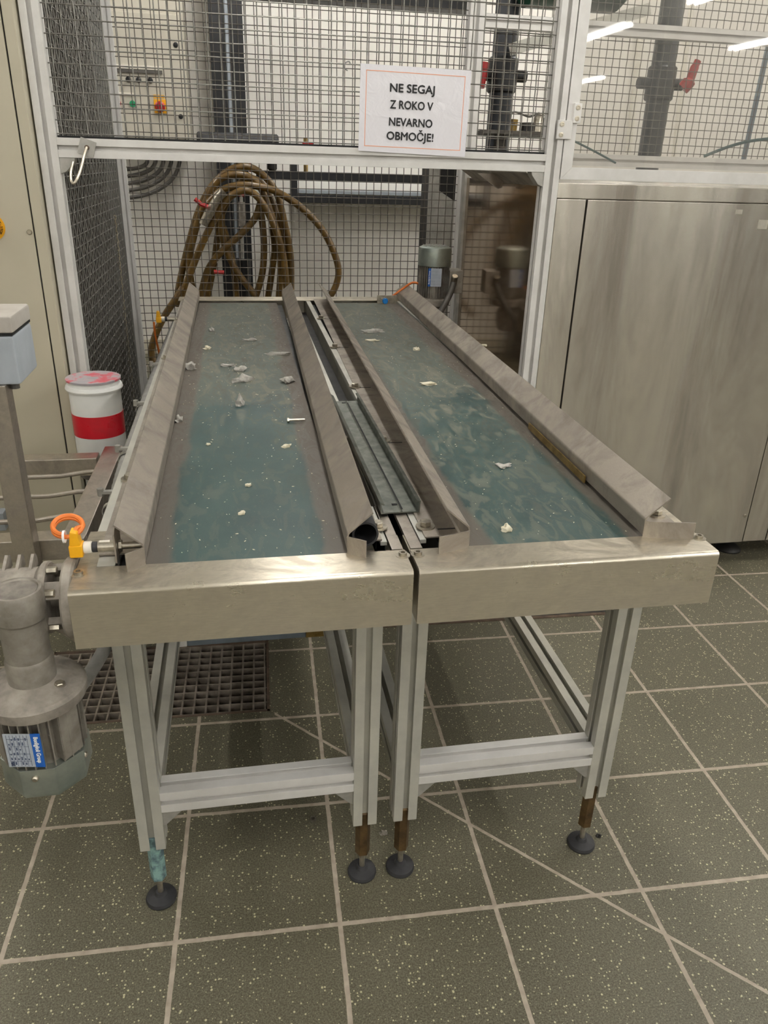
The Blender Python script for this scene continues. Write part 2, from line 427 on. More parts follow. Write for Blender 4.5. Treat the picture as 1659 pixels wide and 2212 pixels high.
def hexbolt(mb, c, r=.009, h=.008, washer=.015):
    mb.cyl((c[0], c[1], c[2]), washer, .002, n=24)
    mb.cyl((c[0], c[1], c[2] + .002), r, h, n=6, ch=.001, phase=.3)
def capscrew(mb, c, r=.006, h=.006, washer=.0105):
    mb.cyl(c, washer, .0015, n=20)
    x, y, z = c
    mb.lathe([(r, .0015), (r, h), (r * .55, h), (r * .5, h - .003)], c, 'z', 16)

def weave(mb, o, u, v, W, H, pitch=.0305, r=.0016, n=5):
    """crimped woven wire panel"""
    o, u, v = Vector(o), Vector(u), Vector(v); nrm = u.cross(v).normalized()
    nu, nv = max(1, int(W / pitch)), max(1, int(H / pitch))
    du, dv = (W - nu * pitch) / 2, (H - nv * pitch) / 2; amp = r * .95
    for i in range(nu + 1):
        x = du + i * pitch
        pts = [o + u * x]
        for j in range(nv + 1): pts.append(o + u * x + v * (dv + j * pitch) + nrm * (amp if (i + j) % 2 else -amp))
        pts.append(o + u * x + v * H)
        mb.tube(pts, r, n, caps=False)
    for j in range(nv + 1):
        y = dv + j * pitch
        pts = [o + v * y]
        for i in range(nu + 1): pts.append(o + v * y + u * (du + i * pitch) - nrm * (amp if (i + j) % 2 else -amp))
        pts.append(o + v * y + u * W)
        mb.tube(pts, r, n, caps=False)
    return mb

# ------------------------------------------------------------------ photo -> world helper for background pieces that stand on a known plane
CP = Vector((-0.224, -1.091, 1.298))
def onY(u, v, y):
    dx, dy, dz = (u - 829.5) / 1659.963, -(v - 1106) / 1659.963, -1.0
    d = Vector([r[0] * dx + r[1] * dy + r[2] * dz for r in RT])
    return CP + d * ((y - CP.y) / d.y)

# ================================================================== SETTING
TH = math.radians(1.75); S = .30
def tile2w(px, py):
    x, y = px - 2.30, py - .37
    return S * (math.cos(TH) * x + math.sin(TH) * y), S * (-math.sin(TH) * x + math.cos(TH) * y)
FL = tile2w(0, 0)
def w2obj(x, y):   # world -> floor object coordinates
    x, y = x - FL[0], y - FL[1]
    return math.cos(TH) * x - math.sin(TH) * y, math.sin(TH) * x + math.cos(TH) * y
_a = w2obj(-.185, .515); _b = w2obj(.627, -.356); DIAG = (*_a, *_b)
M['floor'] = floor_mat()
gx0, gy0 = w2obj(-.80, .535); gx1, gy1 = w2obj(-.186, .86); gy0 = w2obj(-.5, .535)[1]; gy1 = w2obj(-.4, .858)[1]
X0, X1, Y0, Y1 = -4.2, 9.2, -14.5, 5.4
mb = MB()
xs = [X0, gx0, gx1, X1]; ys = [Y0, gy0, gy1, Y1]
vs = [(x, y, 0) for y in ys for x in xs]
fs = [(j*4+i, j*4+i+1, (j+1)*4+i+1, (j+1)*4+i) for j in range(3) for i in range(3) if not (i == 1 and j == 1)]
mb.add(vs, fs)
fo = struct('floor', mb, 'floor'); fo.location = (FL[0], FL[1], 0); fo.rotation_euler.z = -TH
# pit below the grating
mb = MB(); d = -.042
vs = [(gx0, gy0, 0), (gx1, gy0, 0), (gx1, gy1, 0), (gx0, gy1, 0), (gx0, gy0, d), (gx1, gy0, d), (gx1, gy1, d), (gx0, gy1, d)]
mb.add(vs, [(4, 5, 6, 7), (0, 1, 5, 4), (1, 2, 6, 5), (2, 3, 7, 6), (3, 0, 4, 7)])
po = struct('trim_1', mb, simple('drain_pit_mud', '#a08f6a', '#6f6a60', .7, 0, 9, lo=.42, hi=.58))
po.location = (FL[0], FL[1], 0); po.rotation_euler.z = -TH

struct('wall_back', MB().box(-4.2, 9.2, 4.65, 4.8, 0, 3.1), 'white_wall')
struct('baseboard_back', MB().box(-4.2, 9.2, 4.625, 4.65, 0, .10), 'plinth', bevel=.004)
struct('wall_left', MB().box(-4.3, -4.2, -14.4, 4.8, 0, 3.1), 'hall')
struct('wall_right', MB().box(9.2, 9.3, -14.4, 4.8, 0, 3.1), 'hall')
struct('wall_front', MB().box(-4.2, 9.2, -14.5, -14.4, 0, 3.1), 'hall')
struct('ceiling', MB().box(-4.3, 9.3, -14.5, 4.8, 3.1, 3.2), 'ceiling')

# unseen pillar and dark machine, added for dark bands in the mirroring steel doors
struct('added_pillar', MB().box(5.0, 5.55, -8.3, -7.8, 0, 3.1), simple('added_pillar_paint', '#5f6062', '#55565a', .7), bevel=.01)
hm_ = thing('added_hall_machine', 'unseen dark machine added in the hall for the steel doors to mirror', 'machine', (7.9, -7.6, 0))
obj('housing', MB().box(7.0, 9.0, -8.4, -6.8, .08, 2.3), simple('added_machine_grey', '#45474a', '#3b3d40', .6), hm_, bevel=.02)  # body of the added unseen machine
obj('plinth', MB().box(7.05, 8.95, -8.35, -6.85, 0, .08), 'black', hm_)
obj('door', MB().box(7.1, 7.95, -6.8, -6.78, .15, 2.2), simple('added_machine_door_grey', '#5a5d60', '#505356', .5), hm_, bevel=.006)  # door of the added unseen machine

# ceiling lamps: rows of twin fluorescent fittings running along y
def lamp(first=[]):
    t = thing('ceiling_lamp', 'white twin-tube fluorescent lamp hanging in a row under the hall ceiling', 'lamp', (0, 0, 2.78), 'fluorescent lamps in rows under the ceiling')
    obj('housing', MB().box(-.075, .075, -.66, .66, 2.83, 2.88), 'white', t, bevel=.006)
    for s_ in (-1, 1):
        obj('tube', MB().tube([(s_ * .04, -.62, 2.805), (s_ * .04, .62, 2.805)], .02, 8), 'lamp', t)
    obj('hanger', MB().box(-.004, .004, -.4, -.39, 2.88, 3.1), 'dark', t); obj('hanger', MB().box(-.004, .004, .39, .4, 2.88, 3.1), 'dark', t)
    return t
L0 = lamp()
spots = [(x, y) for x in (-2.05, .05, 2.15, 4.25, 6.35) for y in (-12.0, -9.4, -6.8, -4.2, -1.6, 1.0, 3.5) if (x, y) != (6.35, -9.4)]
for i, (x, y) in enumerate(spots):
    if i == 0: o = L0
    else:
        o = L0.copy(); COL.objects.link(o)
        for ch in list(L0.children):
            c = ch.copy(); COL.objects.link(c); c.parent = o
    o.location = (x, y, 2.78)

# ================================================================== CONVEYORS
def guide(parent, xf, xb, s, yb, tabw, bolts, taby=-.118, lab=None, basew=.062):
    """bent sheet guide: base flange, upright, outward lip; s = outward direction"""
    yf = -.118; z0 = .7865
    prof = [(basew, z0), (.004, z0), (.0008, z0 + .003), (0, .812), (.0015, .8175), (.036, .8475)]
    mb = MB()
    k = (xb - xf) / (yb - yf)
    mb.at(Matrix(((1, k, 0, xf - k * yf), (0, 1, 0, 0), (0, 0, 1, 0), (0, 0, 0, 1))))
    up = [(s * x, z) for x, z in prof]
    mb.sheet(up[1:], .0022, 'y', yf, yb)
    mb.sheet([(s * basew, z0), (s * .004, z0)], .0022, 'y', yf + .035, yb - .03)
    # front tab: the upright folded outwards
    mb.at(Matrix.Identity(4))
    e = Vector((xf + s * tabw, yf - .018, 0))
    mb.sheet([(xf, yf), (xf + s * .004, yf - .004), (e.x, e.y)], .0022, 'z', .781, .813)
    g = obj('guide_rail', mb, 'guide', parent, label=lab, wn=True)
    b = MB()
    for (bx, by) in bolts: hexbolt(b, (bx, by, z0 + .001))
    if bolts: obj('bolt', b, 'bolt', g) if len(bolts) == 1 else None
    if len(bolts) > 1:
        for (bx, by) in bolts:
            q = MB(); hexbolt(q, (bx, by, z0 + .001)); obj('bolt', q, 'bolt', g)
    return g

def leg(parent, x, y, sleeve):
    l = obj('leg', profile(MB(), 'z', (x, y), .150, .70), 'alu_leg', parent, bevel=.0008)
    mb = MB().cyl((x, y, .055), .0145, .115, n=6, ch=.004); obj('foot_sleeve', mb, sleeve, l)
    mb = MB().cyl((x, y, .012), .0055, .05, n=12); obj('foot_stem', mb, 'bolt', l)
    mb = MB().lathe([(.028, 0), (.029, .004), (.027, .009), (.012, .014), (.009, .02), (0.004, .021)], (x, y, 0), 'z', 32); obj('foot_pad', mb, 'rubber', l)
    return l

def front_cover(x0, x1, y0, zt, zb, depth, notch0, notch1):
    """folded cover: face, rounded edge, top strip, end cheeks"""
    mb = MB(); r = .006
    path = [(y0, zb), (y0, zt - r)] + [(y0 + r - r * math.cos(a), zt - r + r * math.sin(a)) for a in [math.radians(k) for k in (22, 45, 68, 90)]] + [(y0 + depth, zt)]
    mb.sheet(path, .002, 'x', x0, x1)
    mb.box(x0, x0 + .002, y0 + .004, y0 + .12, zb, zt - .003)
    mb.box(x1 - .002, x1, y0 + .004, y0 + .12, zb, zt - .003)
    return mb

def side_profile(mb, x0, x1, y0, y1, z0, z1, gr):
    """side beam with a groove along the outer face"""
    xs = [(x0, z0), (x1, z0), (x1, z1), (x0, z1)]
    mb.prism(xs, 'y', y0, y1); return mb

BELT_Z = .780
def conveyor(name, label, x0, x1, root, rot, gL, gR, sleeves, belt, beltx):
    t = thing(name, label, 'conveyor', root)
    obj('front_cover', front_cover(x0, x1, -.181, .785, .699, .064, 0, 0), 'steel', t, wn=True)
    # end strips of the cover running back over the side beams
    for a in ((x0,) if x0 < -.1 else (x1 - .026,)):
        obj('corner_plate', MB().box(a, a + .026, -.119, .00, .7815, .7848), 'steel', t, bevel=.0006)
    obj('rear_cover', MB().sheet([(2.075, .786), (2.165, .786), (2.17, .782), (2.17, .70)], .002, 'x', x0, x1), 'steel', t)
    left = x0 < -.1
    for (a, b) in (((x0 + .010, x0 + .05), (x1 - .016, x1)) if left else ((x0 + .036, x0 + .053), (x1 - .05, x1))):
        mb = MB().box(a, b, (-.112 if b - a > .03 else .03), 2.15, .703, .7845)
        obj('side_beam', mb, 'alu_leg', t, bevel=.001)
    obj('belt_bed', MB().box(x0 + .054, x1 - .054, -.10, 2.06, .70, .772), 'darkalu', t)
    gx_ = (x1 - .016, x1 + .001) if left else (x0 + .002, x0 + .036)
    obj('inner_channel', MB().box(*gx_, .03, 2.10, .705, .735), 'dark', t)
    b = MB().box(beltx[0], beltx[1], -.117, 2.06, BELT_Z - .005, BELT_Z)
    bo = obj('belt', b, belt, t)
    # put the belt texture origin on the belt's own centre line
    cx = (beltx[0] + beltx[1]) / 2 - root[0]
    bo.data.transform(Matrix.Translation((-cx, 0, 0))); bo.location.x = cx
    obj('drive_roller', MB().cyl((x0 + .05, -.125, .735), .038, x1 - x0 - .1, 'x', 24), 'dark', t)
    for sx in (x0 + .006 if x0 < -.1 else x0 + .008, x1 - .006 if x1 < .1 else x1 - .006):
        mb = MB(); capscrew(mb, (sx, -.134, .785)); obj('cover_screw', mb, 'bolt', t)
    return t

cl = conveyor('conveyor_table', 'left conveyor table with teal belt and gear motor hanging at its front left corner', -.459, -.004, (-.231, 0, 0), 0, None, None, None, 'beltL', (-.378, -.078))
cr = conveyor('conveyor_table', 'right conveyor table with dusty green belt and upright motor at its far end', .004, .462, (.233, 0, 0), 0, None, None, None, 'beltR', (.080, .408))

# inner side beams of the two tables leave a dark gap between them; thin rails flank it
for x, t, sl in ((-.425, cl, 'verdigris'), (-.036, cl, 'bronze')):
    leg(t, x, 0, sl); leg(t, x, 1.75, 'bronze')
for x in (.042, .432):
    leg(cr, x, 0, 'bronze'); leg(cr, x, 1.75, 'bronze')
for t, xa, xb in ((cl, -.425, -.036), (cr, .042, .432)):
    for y in (0, 1.75):
        obj('cross_rail', profile(MB(), 'x', (y, .260), xa + .0225, xb - .0225), 'alu', t, bevel=.0006)
    for x in (xa, xb):
        obj('side_rail', profile(MB(), 'y', (x, .260), .0225, 1.7275), 'alu_leg', t, bevel=.0006)
    for x, s_ in ((xa + .0225, 1), (xb - .0225, -1)):
        mb = MB().prism([(x, .2375), (x + s_ * .038, .2375), (x + s_ * .034, .231), (x + s_ * .006, .203), (x, .199)], 'y', -.016, .016)
        obj('gusset', mb, 'galv', t, bevel=.001)
obj('cross_beam', MB().box(-.395, -.095, .60, .64, .168, .208), 'rail_blue', cl, bevel=.002)
obj('beam_clamp', MB().box(-.452, -.395, .595, .645, .170, .214), 'alu', cl, bevel=.002)
obj('beam_clamp', MB().box(-.095, -.03, .595, .645, .170, .214), 'brass', cl, bevel=.002)

guide(cl, -.368, -.379, -1, 2.13, .022, [(-.425, .2), (-.43, 1.1)], basew=.066, lab='left steel guide along the outer side of the left belt')
g2 = guide(cl, -.088, -.052, 1, 2.13, .024, [(-.031, -.041), (-.028, .36)], basew=.056, lab='right steel guide of the left belt, with a black hose end under its lip')
h = MB()
h.lathe([(.0165, 0), (.0195, .0), (.0195, .35), (.0165, .35), (.0165, 0)], (-.0605, -.106, .8085), 'y', 28)
obj('hose', h, 'rubber', cl)
g3 = guide(cr, .092, .131, -1, 2.13, .050, [(.043, -.047), (.0475, .356), (.050, .767), (.054, 1.22), (.060, 1.686)], basew=.058, lab='left steel guide of the right belt, bolted down through slots')
for x, y in ((.0735, -.059), (.071, .343), (.0745, .757), (.08, 1.21), (.086, 1.676)):
    obj('slot', MB().box(x - .014, x + .014, y - .0018, y + .0018, .7855, .7880), 'seam', g3)
g4 = guide(cr, .370, .424, 1, 2.15, .074, [(.43, -.048), (.435, .9)], basew=.075, lab='right steel guide along the outer side of the right belt')
mb = MB(); mb.box(-.003, 0, 0, .30, 0, .012)
ws = MB().at(Matrix.Translation((.3735, .10, .786)) @ Matrix.Rotation(-.0245, 4, 'Z')); ws.box(-.0055, -.0025, 0, .31, 0, .013)
obj('wear_strip', ws, 'brass', g4)

# front infill strips between the two tables
obj('infill_strip', MB().box(-.022, -.006, -.112, .045, .778, .7850), 'frame', cl, bevel=.0005)
obj('infill_strip', MB().box(.006, .024, -.112, .045, .778, .7850), 'frame', cr, bevel=.0005)
obj('edge_strip', MB().box(-.034, -.024, -.085, .045, .778, .7845), 'alu_leg', cl, bevel=.0005)
obj('edge_strip', MB().box(.026, .036, -.085, .045, .778, .7845), 'alu_leg', cr, bevel=.0005)

# conduit with clamps along the outer side of the left table
pts = spline([(-.468, .12, .69), (-.470, .4, .722), (-.468, .7, .730), (-.470, 1.0, .732), (-.468, 1.5, .73), (-.468, 2.0, .72)], 26)
rr = [.0115 + (.0010 if i % 2 else 0) for i in range(len(pts))]
cd = obj('conduit', MB().tube(pts, rr, 12), 'conduit', cl)
for y in (.24, .47, .80, 1.2):
    mb = MB()
    mb.lathe([(.015, -.006), (.0165, -.006), (.0165, .006), (.015, .006), (.015, -.006)], (-.469, y, .702 + .028 * min(1, (y - .1) / .45)), 'y', 20)
    mb.box(-.482, -.449, y - .005, y + .005, .746, .751); mb.cyl((-.484, y, .742), .006, .014, n=6)
    obj('pipe_clamp', mb, 'galv', cd)

# --- gear motor on the left table
GX, GY = -.527, -.157; OY = -.106
gb = obj('gearbox', MB().cyl((-.476, OY - .006, .738), .057, .016, 'x', 40, ch=.003).cyl((-.508, OY, .738), .050, .010, 'x', 40, ch=.002)
         .cyl((-.585, OY, .738), .043, .078, 'x', 40, ch=.006).cyl((-.60, OY, .738), .035, .02, 'x', 32, ch=.004), 'castdust', cl)
mb = MB()
for a in (40, 140, 220, 320):
    c_, s_ = math.cos(math.radians(a)), math.sin(math.radians(a))
    mb.prism([(OY + c_ * .044 - s_ * .012, .738 + s_ * .044 + c_ * .012), (OY + c_ * .044 + s_ * .012, .738 + s_ * .044 - c_ * .012), (OY + c_ * .034 + s_ * .012, .738 + s_ * .034 - c_ * .012), (OY + c_ * .034 - s_ * .012, .738 + s_ * .034 + c_ * .012)], 'x', -.50, -.476)
mb.cyl((-.50, OY, .738), .014, .03, 'x', 20)
obj('flange_web', mb, 'castdust', gb)
for a in (35, 100, 145, 215, 270, 325):
    c_, s_ = math.cos(math.radians(a)), math.sin(math.radians(a))
    obj('flange_bolt', MB().cyl((-.498, OY + c_ * .046, .738 + s_ * .046), .0055, .014, 'x', 6, ch=.001), 'bolt', gb)
mb = MB()
for k in range(4):
    x = -.575 + k * .017
    mb.prism([(OY - .012, .774), (OY + .04, .770), (OY + .038, .787), (OY + .028, .792)], 'x', x, x + .004)
obj('cooling_rib', mb, 'castdust', gb)
mb = MB().cyl((GX, GY, .632), .029, .12, n=36, ch=.002)
mb.lathe([(.030, .738), (.033, .742), (.033, .776), (.031, .782), (.0275, .782), (.026, .7795), (.001, .7795)], (GX, GY, 0), 'z', 40)
mb.lathe([(.031, .635), (.031, .675), (.029, .68)], (GX, GY, 0), 'z', 40)
mb.box(GX - .008, GX + .026, GY + .005, GY + .045, .70, .774)
obj('worm_housing', mb, 'cast', gb)
obj('housing_plug', MB().cyl((GX, GY, .776), .0255, .0042, n=32), simple('dirty_plug', '#7b756c', '#5f5a53', .8, 0, 60, bump=.2), gb)
obj('motor_flange', MB().lathe([(.060, .610), (.066, .613), (.068, .62), (.068, .629), (.064, .634), (.040, .641), (.03, .645)], (GX, GY, 0), 'z', 48), 'castdust', gb)
mb = MB(); hexbolt(mb, (GX + .038, GY - .018, .636), .007, .006, .009); obj('flange_bolt', mb, 'bolt', gb)
mt = obj('electric_motor', MB().cyl((GX, GY, .515), .047, .097, n=8, phase=.5), 'cast', cl)
mb = MB()
for k in range(28):
    a = 2 * math.pi * k / 28; c_, s_ = math.cos(a), math.sin(a)
    if -1.0 < a - math.pi * 1.53 < .62 and k % 2: pass
    m4 = Matrix.Translation((GX, GY, .53)) @ Matrix.Rotation(a, 4, 'Z')
    mb.at(m4).box(.040, .0575, -.0009, .0009, 0, .080)
obj('cooling_fin', mb, 'cast', mt)
for a in (-.62, 2.0, 3.7):
    obj('motor_pad', MB().at(Matrix.Translation((GX, GY, .532)) @ Matrix.Rotation(a, 4, 'Z')).box(.04, .057, -.016, .016, 0, .078), 'cast', mt, bevel=.001)
mb = MB().lathe([(.0585, .528), (.060, .528), (.060, .486), (.057, .478), (.03, .476)], (GX, GY, 0), 'z', 8, phase=.5)
fc = obj('fan_cowl', mb, 'cowl', mt, bevel=.001)
for a in (-1.63, -.3):
    q = Vector((GX + .0575 * math.cos(a), GY + .0575 * math.sin(a), .515))
    m4 = Matrix.Translation(q) @ Matrix.Rotation(a, 4, 'Z') @ Matrix.Rotation(math.pi / 2, 4, 'Y')
    obj('screw', MB().at(m4).lathe([(.0045, -.002), (.0045, .001), (.003, .003), (.001, .003)], (0, 0, 0), 'z', 14), 'bolt', mt)
# nameplate, turned on its side like in place
a = math.radians(-98)
nm = Matrix.Translation((GX + .0590 * math.cos(a), GY + .0590 * math.sin(a), .566)) @ Matrix.Rotation(a + math.pi / 2, 4, 'Z') @ Matrix.Rotation(math.pi / 2, 4, 'X')
npl = obj('nameplate', MB().at(nm).box(-.026, .014, -.028, .028, -.0012, .0), 'silverlabel', mt, bevel=.0003)
obj('nameplate_header', MB().at(nm).box(.010, .0225, -.028, .028, -.0012, .0003), 'blue', mt)
mb = MB().at(nm @ Matrix.Translation((.0145, 0.002, .0006)) @ Matrix.Rotation(-math.pi / 2, 4, 'Z'))
mb.text('Bonfiglioli Group', Matrix.Identity(4), width=.044, cap=.0056, bold=.01)
obj('nameplate_name', mb, 'white', mt)
mb = MB().at(nm)
for k in range(7): mb.box(-.022 + k * .0045, -.0216 + k * .0045, -.026, .026, .0, .0003)
for k in range(4): mb.box(-.022, .006, -.018 + k * .0125, -.0177 + k * .0125, .0, .0003)
mb.at(nm @ Matrix.Translation((-.021, -.022, .0004)) @ Matrix.Rotation(-math.pi / 2, 4, 'Z')).text('CE', Matrix.Identity(4), width=.008, cap=.004, bold=.01)
mb.at(nm)
rnd = random.Random(3)
for k in range(6):
    for j in range(6):
        if rnd.random() < .75: mb.box(-.0205 + k * .0045, -.0188 + k * .0045, -.024 + j * .0083, -.0245 + j * .0083 + .002 + rnd.random() * .004, .0, .0003)
obj('nameplate_print', mb, simple('blue_grey_ink', '#3f4b66', None, .5), mt)
# motor cable leaving behind the gearbox
obj('motor_cable', MB().tube(spline([(GX + .03, GY + .06, .56), (-.47, -.02, .57), (-.44, .05, .61), (-.41, .10, .66), (-.39, .16, .71)], 8), .011, 12), 'conduit', mt)

# --- sensors
def sensor(parent, x, y, z, label=None, blen=.03):
    """cylindrical sensor pointing +x with an elbow plug on its left end"""
    b = obj('proximity_sensor', MB().cyl((x, y, z), .008, .026, 'x', 24).cyl((x + .0275, y, z), .0085, .004, 'x', 6).cyl((x + .0315, y, z), .005, blen, 'x', 20), 'bolt', parent, label=label)
    obj('sensor_collar', MB().cyl((x - .008, y, z), .0075, .008, 'x', 20, ch=.001), 'rubber', b)
    obj('plug_nut', MB().cyl((x - .019, y, z), .0085, .011, 'x', 16, ch=.001), 'label', b)
    mb = MB().box(x - .037, x - .019, y - .010, y + .010, z - .011, z + .007)
    mb.prism([(x - .036, z + .006), (x - .021, z + .006), (x - .024, z + .026), (x - .033, z + .028)], 'y', y - .009, y + .009)
    obj('elbow_plug', mb, 'yellow', b, bevel=.002)
    return b
sz = .817
s1 = sensor(cl, -.431, -.095, .806, 'silver cylindrical sensor with yellow elbow plug at the front left corner')
obj('sensor_bracket', MB().prism([(-.112, .7875), (-.066, .7875), (-.066, .815), (-.085, .842), (-.112, .83)], 'x', -.4075, -.4055), 'guide', s1)
obj('sensor_print', MB().box(-.429, -.415, -.0975, -.0925, .8132, .8144), 'label', s1)
loop = []
for k in range(34):
    a = k / 33 * 3.4 * math.pi
    loop.append((-.470 + .019 * math.cos(a + .2), -.080 + .020 * math.sin(a + .2), .829 + .006 * math.sin(a) + .00018 * k))
obj('sensor_cable', MB().tube(spline([(-.4595, -.095, .826), (-.4570, -.090, .833)] + loop, 3), .0033, 8), 'orange', s1)
obj('cable_tie', MB().lathe([(.0075, -.0015), (.0085, -.0015), (.0085, .0015), (.0075, .0015), (.0075, -.0015)], (-.472, -.0995, .826), 'x', 16), 'white', s1)
s2 = sensor(cl, -.470, 1.67, .79, 'small sensor with yellow elbow plug far along the left table edge')
obj('sensor_cable', MB().tube(spline([(-.515, 1.67, .78), (-.516, 1.675, .74), (-.512, 1.70, .68), (-.505, 1.72, .60)], 6), .0035, 8), 'orange', s2)
# blue sensor on its plate at the far right end
bs = obj('sensor_plate', MB().box(.325, .405, 2.045, 2.049, .768, .812), 'bolt', cr, bevel=.001)
obj('blue_sensor', MB().cyl((.356, 2.030, .791), .0115, .016, 'y', 24, ch=.002), 'sensorblue', bs, label='blue round sensor face')
obj('sensor_nut', MB().cyl((.356, 2.037, .791), .0155, .008, 'y', 6), 'bolt', bs)
obj('sensor_cable', MB().tube(spline([(.38, 2.055, .80), (.43, 2.06, .835), (.475, 2.05, .862), (.515, 2.03, .84), (.532, 2.0, .78), (.53, 1.97, .70)], 8), .0045, 10), 'orange', bs)

# --- upright gear motor at the far right end
mx, my = .536, 1.97
gb2 = obj('gearbox', MB().cyl((.463, my, .735), .055, .016, 'x', 36, ch=.003).cyl((.479, my, .735), .045, .09, 'x', 32, ch=.005).cyl((mx, my - .01, .69), .034, .11, n=28, ch=.004)
          .lathe([(.05, .785), (.066, .79), (.068, .80), (.066, .812), (.052, .818)], (mx, my, 0), 'z', 32), 'castdust', cr)
m2 = obj('electric_motor', MB().cyl((mx, my, .815), .050, .14, n=24), 'cast', cr, label='grey motor standing upright at the far end of the right table')
mb = MB()
for k in range(36):
    a = 2 * math.pi * k / 36
    mb.at(Matrix.Translation((mx, my, .822)) @ Matrix.Rotation(a, 4, 'Z')).box(.045, .060, -.0012, .0012, 0, .12)
obj('cooling_fin', mb, 'cast', m2)
fc2 = obj('fan_cowl', MB().lathe([(.061, .938), (.065, .94), (.065, .995), (.062, 1.006), (.05, 1.012), (.001, 1.013)], (mx, my, 0), 'z', 36), 'cowl', m2)
mb = MB()
for k in range(7):
    x = mx - .042 + k * .014; hw = math.sqrt(max(0, .05 ** 2 - (x - mx) ** 2))
    mb.box(x - .002, x + .002, my - hw, my + hw, 1.0125, 1.0145)
obj('cowl_grille', mb, 'galv', m2)
q = math.radians(-100)
nm2 = Matrix.Translation((mx + .061 * math.cos(q), my + .061 * math.sin(q), .90)) @ Matrix.Rotation(q + math.pi / 2, 4, 'Z') @ Matrix.Rotation(math.pi / 2, 4, 'X')
obj('nameplate', MB().at(nm2).box(-.016, .026, -.034, .034, -.001, .0), 'silverlabel', m2)
mb = MB().at(nm2); mb.box(-.026, -.0155, -.034, .034, -.001, .0003)
obj('nameplate_header', mb, 'blue', m2)
mb = MB().at(nm2)
for k in range(6): mb.box(-.012 + k * .006, -.0112 + k * .006, -.03, .03, 0, .0004)
for k in range(5): mb.box(-.013, .023, -.026 + k * .012, -.0256 + k * .012, 0, .0004)
obj('nameplate_print', mb, simple('faint_ink', '#7d8794', None, .5), m2)
obj('nameplate_name', MB().at(nm2 @ Matrix.Translation((-.0195, 0, .0005)) @ Matrix.Rotation(math.pi / 2, 4, 'Z')).text('Bonfiglioli Group', Matrix.Identity(4), width=.05, cap=.005, bold=.01), 'white', m2)
tb = obj('terminal_box', MB().box(mx + .052, mx + .108, my - .045, my + .035, .838, .925), 'cast', m2, bevel=.004)
obj('cable_gland', MB().at(Matrix.Translation((mx + .068, my - .06, .895)) @ Matrix.Rotation(.5, 4, 'X')).cyl((0, 0, -.03), .013, .045, n=10, ch=.002), 'bolt', m2)
obj('motor_cable', MB().tube(spline([(mx + .066, my - .06, .88), (mx + .05, my - .075, .84), (mx + .02, my - .09, .79), (mx - .01, my - .10, .74), (mx - .02, my - .09, .66)], 8), .0115, 12), 'cable', m2)

# ================================================================== THINGS LYING ON THE TABLES
mb = MB().at(Matrix.Translation((.012, .32, .788)) @ Matrix.Rotation(.012, 4, 'Z'))
mb.sheet([(-.028, .0150), (-.0345, .0185), (-.0325, 0.0012), (-.002, .0012), (0, .0022), (.002, .0012), (.0285, .0012), (.030, .0190), (.0245, .0200)], .0022, 'y', -.315, .315)
ch = thing('metal_channel', 'loose galvanised C channel lying over the gap between the two conveyor tables', 'channel', (.012, .32, .788))
obj('channel_body', mb, 'galvdark', ch, smooth=15)
mb = MB().at(Matrix.Translation((.012, .32, .788)) @ Matrix.Rotation(.012, 4, 'Z'))
for y in (-.285, .30): mb.box(-.010, .001, y - .003, y + .003, .0022, .0030)
mb.box(.002, .0045, -.305, .30, .0022, .0026)
obj('slot_hole', mb, 'seam', ch)

def lump(name, x, y, z, rx, ry, rz, seed, mat, label, cat, group=None, branches=0, rot=0):
    rn = random.Random(seed); mb = MB()
    bm = bmesh.new(); bmesh.ops.create_icosphere(bm, subdivisions=2, radius=1)
    ph = [rn.uniform(0, 6) for _ in range(6)]
    c_, s_ = math.cos(rot), math.sin(rot)
    vs = []
    for v in bm.verts:
        k = 1 + .28 * math.sin(3 * v.co.x + ph[0]) * math.sin(4 * v.co.y + ph[1]) + .22 * math.sin(6 * v.co.x + ph[2] + 5 * v.co.z) + .15 * math.sin(9 * v.co.y + ph[3])
        px, py, pz = v.co.x * rx * k, v.co.y * ry * k, max(0, (v.co.z + .55)) * rz * k
        vs.append((x + px * c_ - py * s_, y + px * s_ + py * c_, z + pz))
    mb.add(vs, [tuple(v.index for v in f.verts) for f in bm.faces]); bm.free()
    return tag(obj(name, mb, mat), label, cat, group)
GRP = 'dried dough lumps on the belts'
zb = BELT_Z
